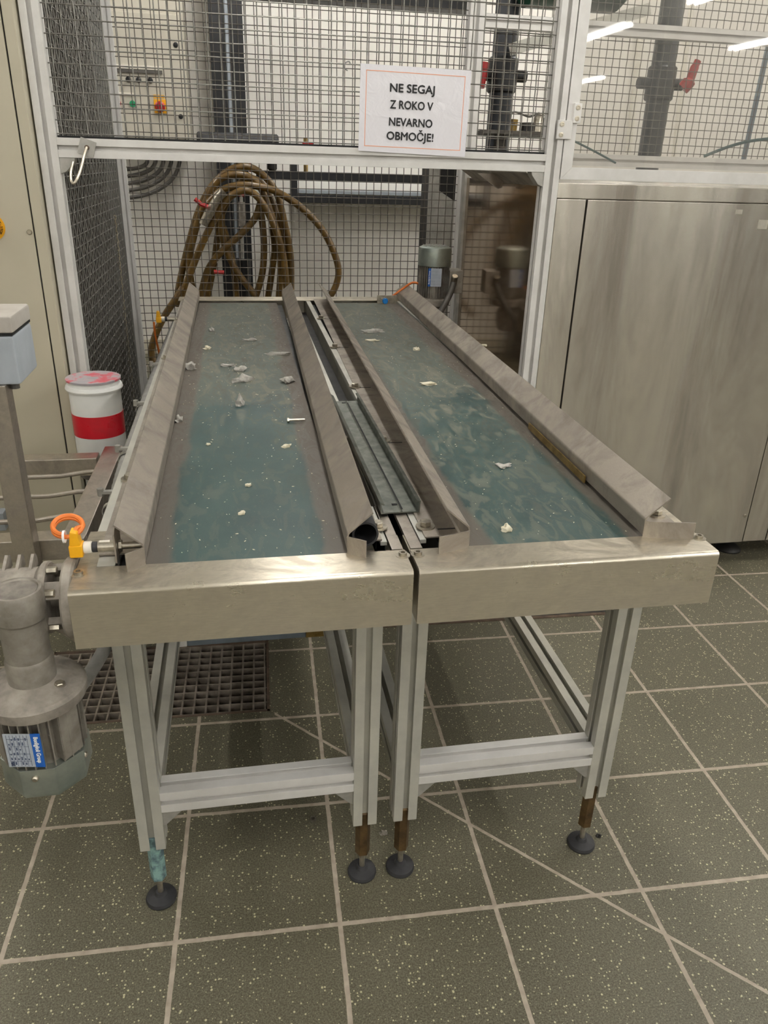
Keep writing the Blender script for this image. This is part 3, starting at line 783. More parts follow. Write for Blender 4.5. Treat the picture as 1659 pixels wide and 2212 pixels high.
lumps = [
 (-.363, 1.001, .016, .012, .013, 'grey ring-like dough lump against the left guide of the left belt', 0),
 (-.121, 1.155, .036, .007, .006, 'long grey dough strand by the right guide of the left belt', -.05),
 (-.229, .972, .014, .008, .009, 'knobbly dough lump behind the wide one mid left belt', .3),
 (-.226, .862, .028, .010, .010, 'wide flat dough lump in the middle of the left belt', .25),
 (-.110, .850, .020, .013, .010, 'star-shaped dough lump beside the right guide of the left belt', .6),
 (-.234, .652, .012, .010, .012, 'upright dough lump just behind the clean teal patch', 1.2),
 (-.317, 1.508, .009, .012, .007, 'small dark crumb far up the left belt', .0),
 (-.325, 1.24, .010, .007, .006, 'flat pale crumb left of centre far up the left belt', .4),
 (-.366, .545, .010, .012, .008, 'lump against the left guide beside the clean teal patch', .8),
 (-.195, 1.36, .022, .010, .004, 'flat pink-grey flake far up the left belt', .1),
 (-.265, 1.03, .020, .008, .004, 'thin tan flake left of the knobbly lump', -.2),
 (.210, 1.466, .040, .008, .008, 'bent grey dough strand on the far right belt', .1),
 (.188, 1.335, .022, .006, .004, 'thin pale sliver in front of the bent strand on right belt', -.1),
 (.302, 1.195, .011, .009, .006, 'bright white crumb on the far right belt', .3),
 (.247, .80, .022, .010, .005, 'pale torn flake in the middle of the right belt', .0),
 (.170, -.061, .009, .008, .006, 'pale lump near the front edge of the right belt', .6),
 (.255, .21, .014, .010, .003, 'smeared whitish crumb by the wear strip on the right belt', .2),
]
for i, (x, y, rx, ry, rz, lab, rot) in enumerate(lumps):
    lump('dough_lump', x, y, zb, rx, ry, rz, i + 1, 'crumblight' if 'white' in lab or 'pale' in lab else 'crumb', lab, 'crumb', GRP, rot=rot)
for x, y, sx, lab in ((-.224, .165, .006, 'small cream rectangle chip mid front of the left belt'), (-.236, .048, .006, 'white triangular chip near the front of the left belt'),
                      (-.145, .36, .010, 'thin cream shaving right of centre on the left belt'), (-.298, .385, .005, 'yellow chip in the left half of the clean teal patch')):
    lump('paint_chip', x, y, zb, sx, sx * .7, .003, int(1000 * (x + 2)), 'crumblight', lab, 'chip', 'pale chips on the left belt', rot=.6)
# hooked shaving on the right guide lip
o = obj('dough_curl', MB().tube(spline([(.437, .93, .8355), (.432, .965, .8395), (.441, .985, .8400), (.449, .97, .843)], 6), .003, 8), 'crumblight'); tag(o, 'small hooked dough curl stuck on the lip of the rightmost guide', 'crumb')
# loose screw
sc = thing('loose_screw', 'loose zinc screw lying on the left belt beside the clean teal patch', 'screw', (-.12, .514, zb))
mb = MB().cyl((-.134, .516, zb + .0055), .0055, .004, 'x', 6).cyl((-.130, .516, zb + .0055), .0028, .034, 'x', 10)
obj('screw_body', mb, 'bolt', sc)
# fine dust flecks: nobody could count them
mb = MB(); rn = random.Random(11)
def fleck(x, y, z, r):
    a = rn.uniform(0, 6.28); pts = [(x + r * k * math.cos(a + b), y + r * k * math.sin(a + b)) for b, k in ((0, 1.6), (1.6, .7), (3.1, 1.4), (4.8, .6))]
    mb.prism(pts, 'z', z, z + r * .5)
for _ in range(420):
    x = rn.uniform(-.365, -.09); y = rn.uniform(-.10, 1.95); fleck(x, y, zb, rn.choice((.0006, .0008, .001, .0016)))
for _ in range(300):
    x = rn.uniform(.11, .37); y = rn.uniform(-.10, 1.9); fleck(x + .02 * y, y, zb, rn.choice((.0006, .0008, .0011)))
o = obj('belt_flecks', mb, 'crumblight'); o['label'] = 'fine cream flecks scattered over both conveyor belts'; o['category'] = 'crumbs'; o['kind'] = 'stuff'
# nut and crumbs on the floor
mb = MB().lathe([(.0075, 0), (.0075, .006), (.004, .006), (.004, 0), (.0075, 0)], (-.12, .148, 0), 'z', 6)
tag(obj('hex_nut', mb, 'bolt'), 'loose hex nut lying on the floor tile under the left table', 'nut')
lump('floor_crumb', .024, .088, 0, .008, .006, .006, 41, 'castdust', 'grey crumb on the floor behind the middle feet', 'crumb')
lump('floor_crumb', .478, .012, 0, .006, .005, .004, 42, 'dark', 'dark crumb on the floor right of the rightmost foot', 'crumb')

# ================================================================== SAFETY CAGE
cg = thing('safety_cage', 'aluminium safety cage of slotted posts and woven wire mesh behind the tables', 'cage', (0, 1.15, 0))
YF, YR = 1.15, 2.25
obj('post', profile(MB(), 'z', (-.6725, YF), 0, 2.4), 'alu', cg, bevel=.0008)
obj('post', profile(MB(), 'z', (.6495, YF), 0, 2.4), 'alu', cg, bevel=.0008)
obj('post', profile(MB(), 'z', (-.640, YR), 0, 2.4, .030), 'alu', cg)
obj('post', profile(MB(), 'z', (.716, YR), 0, 2.4, .060), 'alu', cg)
obj('beam', profile(MB(), 'x', (YF, 1.3105), -.65, .627), 'alu', cg, bevel=.0008)
obj('beam', profile(MB(), 'x', (YR, 1.805), .746, 2.6), 'alu', cg)
obj('beam', profile(MB(), 'x', (YR, 1.335), .746, 2.6), 'alu', cg)
obj('beam', profile(MB(), 'y', (-.6725, 1.3105), YF + .0225, YR - .015, .03), 'alu', cg)
obj('mesh_panel', weave(MB(), (-.65, 1.145, 1.333), (1, 0, 0), (0, 0, 1), 1.277, .75), 'wire', cg)
obj('mesh_panel', weave(MB(), (-.625, YR, .15), (1, 0, 0), (0, 0, 1), 1.311, 2.0), 'wiredark', cg)
obj('mesh_panel', weave(MB(), (.746, YR + .01, 1.36), (1, 0, 0), (0, 0, 1), 1.75, .42), 'wiredark', cg)
obj('mesh_panel', weave(MB(), (.746, YR + .01, 1.83), (1, 0, 0), (0, 0, 1), 1.75, .4), 'wiredark', cg)
obj('mesh_panel', weave(MB(), (-.661, 1.173, .10), (0, 1, 0), (0, 0, 1), 1.062, 2.1), 'wire', cg)
mp = obj('mesh_panel', weave(MB(), (-.705, 1.20, .10), (0, 1, 0), (0, 0, 1), 1.04, 2.1, .02, .0015), 'wiredark', cg)
obj('mesh_clip', MB().box(-.648, .625, 1.138, 1.152, 1.333, 1.338), 'seam', cg)
mb = MB().prism([(-.65, 1.288), (-.612, 1.288), (-.614, 1.278), (-.636, 1.256), (-.65, 1.25)], 'y', 1.13, 1.165)
obj('gusset', mb, 'galv', cg, bevel=.001)
mb = MB().prism([(.627, 1.288), (.590, 1.288), (.592, 1.280), (.612, 1.256), (.627, 1.25)], 'y', 1.13, 1.165)
obj('gusset', mb, 'galv', cg, bevel=.001)
# smoked side panel with its edge strips
pm = Matrix.Translation((.655, 1.175, 0)) @ Matrix.Rotation(-.045, 4, 'Z')
sp_ = obj('side_panel', MB().at(pm).box(0, .006, 0, 1.03, .10, 1.255), 'smoked', cg, label='dark glossy side panel')
obj('panel_strip', MB().box(.648, .667, 1.1725, 1.19, .25, 1.27), 'galv', sp_)
obj('panel_strip', MB().at(pm).box(-.010, .010, .985, 1.035, .10, 1.29), 'galv', sp_)
hood = MB().sheet([(.662, 1.256), (.634, 1.268), (.612, 1.244), (.600, 1.226)], .002, 'y', 1.24, 1.95)
obj('panel_hood', MB().prism([(.56, 1.277), (.648, 1.277), (.648, 1.235), (.634, 1.232)], 'y', 1.55, 1.56), 'guide', sp_)
obj('panel_hood', MB().add([(.655, 1.175, 1.25), (.655, 1.9, 1.25), (.60, 1.9, 1.285), (.60, 1.2, 1.285), (.655, 1.175, 1.252), (.655, 1.9, 1.252), (.60, 1.9, 1.287), (.60, 1.2, 1.287)],
     [(0, 1, 2, 3), (7, 6, 5, 4), (0, 4, 5, 1), (1, 5, 6, 2), (2, 6, 7, 3), (3, 7, 4, 0)]), 'guide', sp_)
# door of the cage on the right, with its clear pane
dr = obj('cage_door', MB().prism([(.675, 1.271), (.7065, 1.3025), (.7065, 2.3), (.675, 2.3)], 'y', 1.1275, 1.157).prism([(.675, 1.271), (2.3, 1.271), (2.3, 1.3025), (.7065, 1.3025)], 'y', 1.1275, 1.157), 'alu', cg, bevel=.0008)
obj('pane', MB().box(.706, 2.3, 1.140, 1.144, 1.302, 2.3), 'glass', dr)
ho = obj('hinge', MB().box(.648, .690, 1.119, 1.1275, 1.372, 1.418), 'alu', cg, bevel=.001)
obj('hinge_leaf', MB().box(.6902, .7115, 1.119, 1.1275, 1.412, 1.460), 'alu', ho, bevel=.001)
for x, z in ((.7005, 1.4495), (.7005, 1.423), (.660, 1.408), (.660, 1.382)):
    obj('screw', MB().lathe([(.0065, 0), (.0065, -.0015), (.0035, -.0018), (.003, -.0006)], (x, 1.119, z), 'y', 18), 'steel', ho)
    
# sign taped on the mesh
sg = thing('warning_sign', 'laminated white paper sign with orange border taped to the front mesh', 'sign', (.25, 1.123, 1.32))
A, B, C2_, D = (.106, 1.526), (.397, 1.523), (.394, 1.319), (.103, 1.326)
mb = MB().prism([D, C2_, B, A], 'y', 1.1215, 1.1225)
obj('paper', mb, 'laminate', sg)
U = Vector((B[0] - A[0], 0, B[1] - A[1])).normalized()
sm = Matrix.Translation((.25, 1.1212, 1.4235)) @ Matrix.Rotation(math.atan2(-.005, .29), 4, 'Y').inverted() @ Matrix.Rotation(math.pi / 2, 4, 'X')
sm = Matrix.Translation((.25, 1.1212, 1.4235)) @ Matrix.Rotation(.014, 4, 'Y') @ Matrix.Rotation(math.pi / 2, 4, 'X')
mb = MB().at(sm); W_, H_, tk = .1305, .0875, .0016
o_ = [(-W_, -H_), (W_, -H_), (W_, H_), (-W_, H_)]; i_ = [(x * (1 - tk / W_), y * (1 - tk / H_)) for x, y in o_]
mb.add([(x, y, .0002) for x, y in o_ + i_], [(k, (k + 1) % 4, 4 + (k + 1) % 4, 4 + k) for k in range(4)])
obj('border', mb, 'labelorange', sg)
for txt, zz, wd in (('NE SEGAJ', .042, .119), ('Z ROKO V', .004, .115), ('NEVARNO', -.036, .117), ('OBMOČJE!', -.069, .127)):
    obj('lettering', MB().at(sm).text(txt, Matrix.Translation((-.0085, zz, .0004)), width=wd, cap=.0185, bold=.012), 'ink', sg)

tag(obj('wire_tie', MB().tube(spline([onY(750, 152, 1.142), onY(744, 146, 1.132), onY(746, 136, 1.136), onY(754, 133, 1.138), onY(757, 139, 1.136)], 6), .0017, 6), 'conduit'), 'grey bent tie hooked into the front mesh left of the paper sign', 'tie')
# steel hook plate clamped on the beam
hk = thing('utility_hook', 'bent steel hook on a small tilted plate at the left end of the front beam', 'hook', (-.58, 1.125, 1.29))
hm = Matrix.Translation((-.579, 1.1245, 1.312)) @ Matrix.Rotation(.33, 4, 'Y')
obj('plate', MB().at(hm).box(-.019, .019, -.0035, .0, -.019, .019), 'galv', hk, bevel=.0006)
obj('weld', MB().at(hm).lathe([(.006, -.0035), (.005, -.006), (.002, -.007)], (0, 0, 0), 'y', 14), 'rust', hk)
obj('rod', MB().tube(spline([(-.579, 1.120, 1.313), (-.585, 1.108, 1.295), (-.594, 1.085, 1.262), (-.604, 1.066, 1.238), (-.611, 1.062, 1.231), (-.617, 1.07, 1.238), (-.617, 1.085, 1.258), (-.612, 1.10, 1.278)], 8), .0034, 10), 'bolt', hk)

# hanging chain beside the left mesh
chn = MB(); zt = 1.16
p0, p1 = onY(248, 470, 2.05), onY(292, 905, 2.05)
N = 58
for i in range(N):
    t_ = i / (N - 1); c_ = p0.lerp(p1, t_)
    ang = (math.pi / 2) * (i % 2) + .4
    ring = []
    for k in range(11):
        a = 2 * math.pi * k / 10; ring.append(Vector((math.cos(a) * .0042 * math.cos(ang), math.cos(a) * .0042 * math.sin(ang), math.sin(a) * .0085)) + c_)
    chn.tube(ring, .0019, 5, caps=False)
tag(obj('chain', chn, 'chain'), 'thin chain hanging down along the left side mesh', 'chain')

# ================================================================== RIGHT: STAINLESS CABINET
cb = thing('stainless_cabinet', 'tall brushed stainless steel machine cabinet right of the conveyors', 'cabinet', (1.2, 1.5, 0))
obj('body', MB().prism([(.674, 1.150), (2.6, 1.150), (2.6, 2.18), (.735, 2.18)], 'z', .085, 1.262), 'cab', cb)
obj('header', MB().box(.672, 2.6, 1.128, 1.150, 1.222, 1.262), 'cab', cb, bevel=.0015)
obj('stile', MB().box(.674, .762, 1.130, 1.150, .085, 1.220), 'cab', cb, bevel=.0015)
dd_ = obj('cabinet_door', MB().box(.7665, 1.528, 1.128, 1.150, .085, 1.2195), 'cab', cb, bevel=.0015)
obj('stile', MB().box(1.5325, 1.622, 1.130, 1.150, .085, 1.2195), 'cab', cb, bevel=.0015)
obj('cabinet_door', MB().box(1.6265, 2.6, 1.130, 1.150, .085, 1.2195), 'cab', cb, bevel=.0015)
for a_ in (.762, 1.528, 1.622): obj('gap', MB().box(a_, a_ + .005, 1.142, 1.149, .085, 1.2195), 'seam', cb)
obj('screw', MB().lathe([(.006, 0), (.006, -.002), (.003, -.004)], (1.515, 1.128, .19), 'y', 14), 'bolt', cb)
for x in (.80, 1.56, 2.4):
    ft = obj('foot', MB().cyl((x, 1.235, .03), .012, .06, n=12).lathe([(.045, 0), (.046, .006), (.04, .014), (.015, .03)], (x, 1.235, 0), 'z', 28), 'dark', cb)
M['tape'] = simple('clear_tape', '#c8c3b6', '#b9b4a6', .3, .4, 40)
obj('tape_remnant', MB().box(1.236, 1.258, 1.1273, 1.1285, 1.190, 1.203), 'tape', cb); obj('tape_remnant', MB().box(1.318, 1.35, 1.1273, 1.1285, 1.150, 1.176), 'tape', cb)

# ================================================================== LEFT: BEIGE CABINET
bc = thing('control_cabinet', 'beige enamelled electrical cabinet at the left edge with yellow emergency stop ring', 'cabinet', (-1.1, 1.2, 0))
obj('body', MB().box(-1.7, -.700, 1.108, 1.19, .05, 2.3), 'beige', bc, bevel=.006)
obj('plinth', MB().box(-1.69, -.71, 1.12, 1.18, 0, .05), 'dark', bc)
obj('cabinet_door', MB().box(-1.69, -.7285, 1.094, 1.108, .12, 2.28), 'beige', bc, bevel=.003)
obj('side_strip', MB().box(-.7255, -.700, 1.095, 1.108, .06, 2.29), 'beige', bc, bevel=.003)
obj('seam', MB().box(-.7288, -.7252, 1.100, 1.107, .06, 2.29), 'seam', bc)
obj('lock_screw', MB().lathe([(.0065, 0), (.0065, -.002), (.0045, -.005), (.002, -.005)], (-.737, 1.094, 1.114), 'y', 20), 'bolt', bc)
es = obj('emergency_stop_ring', MB().lathe([(.033, 0), (.033, -.0012), (.018, -.0012)], (-.826, 1.094, 1.125), 'y', 48), 'yellow', bc, label='yellow emergency stop ring')
mb = MB(); txt = 'EMERGENCY-STOP '
for k, c_ in enumerate(txt * 2):
    if c_ == ' ': continue
    a = math.radians(90 + 30 - k * 12.0)
    m4 = Matrix.Translation((-.826 + .0255 * math.cos(a), 1.0925, 1.125 + .0255 * math.sin(a))) @ Matrix.Rotation(math.pi / 2 - a, 4, 'Y') @ Matrix.Rotation(math.pi / 2, 4, 'X')
    mb.text(c_, m4 @ Matrix.Translation((0, -.003, .0)), size=.0078, bold=.01)
obj('ring_lettering', mb, 'ink', es)
obj('stop_button', MB().lathe([(.014, 0), (.014, -.015), (.020, -.018), (.020, -.026), (.016, -.030), (.004, -.031)], (-.826, 1.094, 1.125), 'y', 32), 'red', es)
# small grey plug socket low on the cabinet
p = onY(8, 1110, 1.094)
sk = obj('socket', MB().box(p.x - .06, p.x + .012, 1.05, 1.094, p.z - .035, p.z + .02), 'boxgrey', bc, bevel=.004)
obj('socket_latch', MB().tube(spline([(p.x - .03, 1.045, p.z + .01), (p.x - .028, 1.04, p.z + .045), (p.x - .008, 1.04, p.z + .045), (p.x - .006, 1.045, p.z + .01)], 5), .004, 8), 'black', sk)

# dark box behind the left mesh, painting the cabinet side in shade
mc = thing('shaded_side_box', 'dark grey box painted as the shaded cabinet side behind the left mesh', 'machine', (-1.2, 1.9, 0))
obj('housing', MB().box(-1.7, -.76, 1.25, 3.2, 0, 2.4), simple('cabinet_shade_grey', '#4c4b48', '#42413f', .6, 0, 6), mc, bevel=.01)  # box standing in for the shaded cabinet side

# ================================================================== BOLLARD
bl = thing('bollard', 'white steel bollard with a red band standing before the beige cabinet', 'bollard', (-.605, .96, 0))
bx, by = -.605, .96
obj('tube', MB().lathe([(.062, .535), (.064, .54), (.064, .768), (.062, .77)], (bx, by, 0), 'z', 40), 'bollard', bl)
obj('band', MB().lathe([(.0640, .626), (.0648, .626), (.0648, .684), (.0640, .684)], (bx, by, 0), 'z', 40), 'redband', bl)
obj('collar', MB().lathe([(.064, .742), (.069, .744), (.0715, .749), (.069, .757), (.064, .758)], (bx, by, 0), 'z', 40), 'bollard', bl)
obj('lid', MB().lathe([(.066, .768), (.068, .769), (.068, .7735), (.001, .7740)], (bx, by, 0), 'z', 40), 'bollardtop', bl)
obj('lower_tube', MB().cyl((bx + .008, by, 0), .050, .535, n=36), 'bollard', bl)
obj('lower_collar', MB().lathe([(.052, .505), (.068, .510), (.070, .522), (.066, .535), (.052, .537)], (bx + .004, by, 0), 'z', 36), 'cable', bl)

# ================================================================== STAINLESS RACK AND PEDESTAL AT THE LEFT
rk = thing('stainless_rack', 'low stainless square-tube rack with thin cross rods left of the conveyor', 'rack', (-.8, .6, 0))
zt = .622; w_ = .045
obj('rail', MB().box(-1.3, -.585, .765, .81, zt - w_, zt), 'frame', rk, bevel=.003)
obj('rail', MB().box(-1.3, -.540, .318, .363, zt - w_, zt), 'frame', rk, bevel=.003)
mb = MB().at(Matrix.Translation((-.5625, .33, 0)) @ Matrix.Rotation(-.012, 4, 'Z')); mb.box(-.022, .024, 0, .52, zt - w_ - .004, zt + .001)
obj('rail', mb, 'frame', rk, bevel=.003)
for y in (.705, .585, .455):
    obj('rod', MB().tube([(-1.3, y, zt - .02), (-.66, y, zt - .02), (-.60, y, zt - .012), (-.575, y, zt - .012)], .0055, 10), 'frame', rk)
for x in (-1.28, ):
    for y in (.34, .787): obj('leg', MB().box(x - .02, x + .02, y - .02, y + .02, 0, zt - w_), 'frame', rk)
obj('leg', MB().box(-.585, -.545, .80, .84, 0, zt - w_), 'frame', rk)
obj('mount', MB().box(-.540, -.459, .325, .355, zt - w_ + .01, zt - .01), 'frame', rk)
obj('brace', MB().tube([(-.80, .36, .57), (-.60, .45, .30)], .012, 10), 'frame', rk)

pd = thing('control_pedestal', 'grey push-button box on a square steel post at the left edge', 'pedestal', (-.64, .30, .52))
obj('post', MB().box(-.660, -.622, .278, .316, .52, .935), 'frame', pd, bevel=.002)
bx_ = obj('box', MB().box(-.745, -.598, .285, .412, .934, 1.018), 'boxgrey', pd, bevel=.006)
obj('box_seal', MB().box(-.744, -.599, .286, .411, 1.018, 1.022), 'seam', pd)
obj('lid', MB().box(-.747, -.597, .284, .413, 1.022, 1.050), 'boxdust', pd, bevel=.004)
obj('push_button', MB().lathe([(.020, 0), (.020, .006), (.014, .010), (.012, .016), (.001, .017)], (-.668, .345, 1.050), 'z', 28), 'yellowsoft', pd)
obj('cable_gland', MB().cyl((-.616, .312, .922), .008, .014, n=10), 'cable', pd)

# ================================================================== FLOOR GRATING AND HATCH
fg = thing('floor_grating', 'rusty square-mesh drain grating in the floor under the left table', 'grating', (FL[0], FL[1], 0))
rotm = Matrix.Translation((FL[0], FL[1], 0)) @ Matrix.Rotation(-TH, 4, 'Z')
mb = MB().at(rotm)
nx = int((gx1 - gx0 - .02) / .0305); ny = int((gy1 - gy0 - .02) / .0305)
for i in range(nx + 1):
    x = gx1 - .012 - i * .0305; mb.box(x - .0022, x + .0022, gy0 + .008, gy1 - .008, -.032, -.002)
for j in range(ny + 1):
    y = gy0 + .012 + j * .0305; mb.box(gx0 + .008, gx1 - .008, y - .0022, y + .0022, -.032, -.003)
obj('grid', mb, 'grating', fg)
mb = MB().at(rotm)
mb.box(gx0, gx1, gy0, gy0 + .007, -.035, .0015).box(gx0, gx1, gy1 - .007, gy1, -.035, .0015).box(gx0, gx0 + .007, gy0, gy1, -.035, .0015).box(gx1 - .007, gx1, gy0, gy1, -.035, .0015)
obj('edge_frame', mb, 'rust', fg)
ht = thing('floor_hatch', 'rust-edged steel cover plate let into the floor under the right table', 'hatch', (.6, 1.0, 0))
mb = MB().at(rotm); hx0, hy0 = w2obj(.10, .855); hx1, hy1 = w2obj(1.005, 1.12)
hy0 = w2obj(.55, .862)[1]
obj('plate', MB().at(rotm).box(hx0 + .012, hx1 - .012, hy0 + .012, hy1, .0005, .002), 'dark', ht)
obj('edge_frame', MB().at(rotm).box(hx0, hx1, hy0, hy0 + .012, .0, .003).box(hx1 - .012, hx1, hy0, hy1, 0, .003).box(hx0, hx0 + .012, hy0, hy1, 0, .003), 'rust', ht)

# ================================================================== BEHIND THE CAGE
def bgz(u, v, y): p = onY(u, v, y); return p.x, p.z
wc = thing('wall_control_box', 'light grey wall cabinet with switches and red main switch on the back wall', 'cabinet', (-.74, 4.4, 1.39))
obj('body', MB().box(-1.05, -.472, 4.36, 4.65, 1.385, 2.25), 'wallcab', wc, bevel=.006)
wd = obj('cabinet_door', MB().box(-1.04, -.482, 4.335, 4.36, 1.395, 2.055), 'wallcab', wc, bevel=.008)
obj('label_strip', MB().box(-.88, -.612, 4.327, 4.335, 1.765, 1.785), 'label', wd)
obj('label_holder', MB().box(-.88, -.612, 4.325, 4.336, 1.745, 1.762), 'cable', wd)
for i, x in enumerate((-.812, -.753, -.686)):
    k = obj('rotary_knob', MB().lathe([(.016, 0), (.016, -.006), (.011, -.010), (.010, -.028), (.002, -.029)], (x, 4.335, 1.709), 'y', 18).box(x - .004, x + .004, 4.303, 4.33, 1.695, 1.723), 'black', wd)
obj('label_strip', MB().box(-.90, -.79, 4.328, 4.335, 1.625, 1.64), 'label', wd)
obj('push_button', MB().lathe([(.018, 0), (.018, -.012), (.002, -.013)], (-.800, 4.335, 1.580), 'y', 20), 'green', wd)
obj('push_button', MB().lathe([(.018, 0), (.018, -.012), (.002, -.013)], (-.885, 4.335, 1.580), 'y', 20), 'red', wd)
msw = obj('main_switch', MB().box(-.675, -.605, 4.323, 4.335, 1.535, 1.610), 'yellow', wd, bevel=.002)
obj('switch_handle', MB().lathe([(.030, 0), (.030, -.016), (.022, -.022), (.002, -.022)], (-.640, 4.323, 1.570), 'y', 24).box(-.646, -.634, 4.285, 4.305, 1.545, 1.597), 'red', msw)
obj('warning_label', MB().box(-.675, -.612, 4.330, 4.336, 1.618, 1.634), 'yellow', wd)
for z in (1.90, 1.522):
    obj('door_lock', MB().lathe([(.014, 0), (.014, -.006), (.008, -.008)], (-.523, 4.335, z), 'y', 16), 'black', wd)

# bent cables under that cabinet
cbx = thing('cable_bundle', 'row of grey cables curving down and left on the wall under the grey cabinet', 'cables', (-.72, 4.5, 1.0))
for i, (ux, vy) in enumerate(((386, 428), (368, 412), (351, 397), (334, 381), (316, 366))):
    pts = [onY(ux + 3, 325, 4.52), onY(ux + 2, 350, 4.52)]
    R_ = (ux - 262); cxp, cyp = 262, 352
    for k in range(1, 10):
        a = math.radians(90 * k / 9); pts.append(onY(cxp + R_ * math.cos(a), cyp + (vy - cyp) * math.sin(a), 4.52))
    pts.append(onY(180, vy + 2, 4.52))
    obj('cable', MB().tube(pts, .0125, 10), 'cable', cbx)

# black uprights with a grey pipe between them
ct = thing('black_upright', 'tall black channel column with a grey pipe in front of the back wall', 'column', (-.23, 4.45, 0))
obj('flange', MB().box(-.325, -.240, 4.40, 4.60, 0, 2.6), 'black', ct, bevel=.004)
obj('flange', MB().box(-.205, -.125, 4.40, 4.60, 0, 2.6), 'black', ct, bevel=.004)
obj('pipe', MB().tube([(-.222, 4.42, .0), (-.222, 4.42, 2.6)], .014, 14), 'boxgrey', ct)
rb = thing('black_roller', 'short black horizontal roller on the column above the hose coil', 'roller', (-.18, 4.2, 1.35))
mb = MB().cyl((-.43, 4.18, 1.398), .042, .49, 'x', 24, ch=.010); obj('drum', mb, 'rubber', rb)
obj('bracket', MB().box(-.20, -.16, 4.2, 4.40, 1.35, 1.38), 'black', rb)

# hose coil
hs = thing('coiled_hose', 'bundle of brown rubber hose loops hanging behind the rear mesh', 'hose', (-.1, 4.1, 0))
def zp(pts, y):
    out = []
    for i, q in enumerate(pts):
        yy = y[0] + (y[1] - y[0]) * i / (len(pts) - 1) if isinstance(y, tuple) else y
        out.append(onY(250 + q[0] * .3315, 330 + q[1] * .3315, yy))
    return out
paths = [
 ([(600, 330), (700, 240), (830, 210), (960, 225), (1060, 260), (1200, 350), (1330, 480), (1410, 620), (1450, 750), (1440, 850), (1390, 945), (1290, 1060)], (4.05, 4.0)),
 ([(395, 1000), (410, 880), (440, 740), (485, 560), (545, 370), (630, 215), (740, 115), (860, 92), (965, 150), (1050, 270), (1105, 480), (1140, 680), (1143, 980)], 4.12),
 ([(420, 960), (480, 800), (560, 600), (640, 440), (730, 300), (850, 245), (950, 320), (1040, 500), (1095, 700), (1120, 980)], 4.0),
 ([(590, 980), (640, 720), (662, 560), (685, 420), (760, 260), (860, 170), (960, 215), (1050, 400), (1110, 640), (1125, 980)], 4.17),
 ([(520, 960), (478, 740), (515, 520), (570, 360), (660, 190), (790, 140), (920, 195), (1010, 390), (1075, 640), (1060, 980)], 4.08),
 ([(945, 320), (905, 430), (810, 535), (725, 610), (650, 690), (590, 790), (545, 980)], 4.04),
 ([(690, 400), (695, 540), (735, 670), (800, 790), (910, 930)], 4.06),
 ([(940, 340), (960, 500), (966, 650), (952, 800), (905, 960)], 4.1),
 ([(1020, 480), (1035, 620), (1020, 760), (990, 960)], 4.14),
 ([(440, 880), (400, 940), (320, 1060), (262, 1180), (232, 1300), (262, 1390), (330, 1450)], (4.0, 3.9)),
 ([(700, 480), (745, 640), (775, 800), (790, 980)], 4.16),
]
mb = MB()
for pth, y in paths: mb.tube(spline(zp(pth, y), 8), .0215, 12)
obj('hose', mb, 'hose', hs)
mb = MB()
mb.tube(zp([(570, 470), (610, 390), (660, 300), (705, 250)], 3.97), [.026, .03, .024, .03], 12)
obj('hose_coupling', mb, 'bolt', hs)
mb = MB().tube(zp([(515, 300), (555, 335), (600, 352)], 3.94), .013, 8); obj('valve_handle', mb, 'red', hs)
mb = MB().tube(zp([(640, 776), (706, 780)], 3.98), .012, 8); obj('valve_handle', mb, 'red', hs)

sv = thing('standpipe_valve', 'vertical steel pipe with a red-handled valve inside the hose loops', 'valve', (-.13, 4.3, 0))
def vz(X, Y, y=4.3): return onY(250 + X * .3315, 330 + Y * .3315, y)
obj('pipe', MB().tube([vz(808, 60), vz(818, 300), vz(826, 690)], .011, 10), 'galv', sv)
obj('valve_body', MB().tube([vz(822, 320), vz(824, 480)], .022, 12), 'castdust', sv)
_e = vz(832, 1100)
obj('pipe_sleeve', MB().tube([vz(830, 690), _e, (_e.x, _e.y, 0)], .052, 12), 'black', sv)
obj('valve_handle', MB().tube([vz(800, 272), vz(836, 272)], .014, 8), 'red', sv)

# black pipe rack on the wall, right of the hose
pr = thing('pipe_rack', 'black steel rail frame mounted low on the white back wall right of the hose', 'rack', (.6, 4.4, 1.05))
obj('rail', MB().box(-.08, 1.6, 4.28, 4.34, 1.185, 1.235), 'black', pr, bevel=.004)
obj('rail', MB().box(.17, 1.6, 4.28, 4.34, 1.05, 1.10), 'black', pr, bevel=.004)
obj('upright', MB().box(.135, .178, 4.27, 4.35, 1.03, 1.30), 'black', pr, bevel=.004)
obj('tray', MB().box(.18, 1.6, 4.30, 4.64, 1.105, 1.125), 'boxgrey', pr, bevel=.003)
obj('arm', MB().box(.14, .175, 4.35, 4.65, 1.06, 1.09), 'black', pr)
obj('stop_cock', MB().cyl((.02, 4.26, 1.235), .03, .06, n=12, ch=.01), 'dark', pr)
obj('valve_handle', MB().box(-.125, -.108, 4.24, 4.26, 1.225, 1.30), 'red', pr)
sw = thing('small_valve', 'small red-handled brass valve standing on the pipe above the front beam', 'valve', (.22, 4.31, 1.235))
p = onY(660, 316, 4.31)
obj('valve_body', MB().cyl((p.x, 4.31, 1.235), .014, p.z - 1.235, n=10).cyl((p.x, 4.31, p.z - .03), .018, .035, n=10).cyl((p.x, 4.31, p.z + .02), .013, .03, n=10), 'brass', sw)
obj('valve_handle', MB().box(p.x - .02, p.x + .05, 4.30, 4.32, p.z + .004, p.z + .02), 'red', sw)

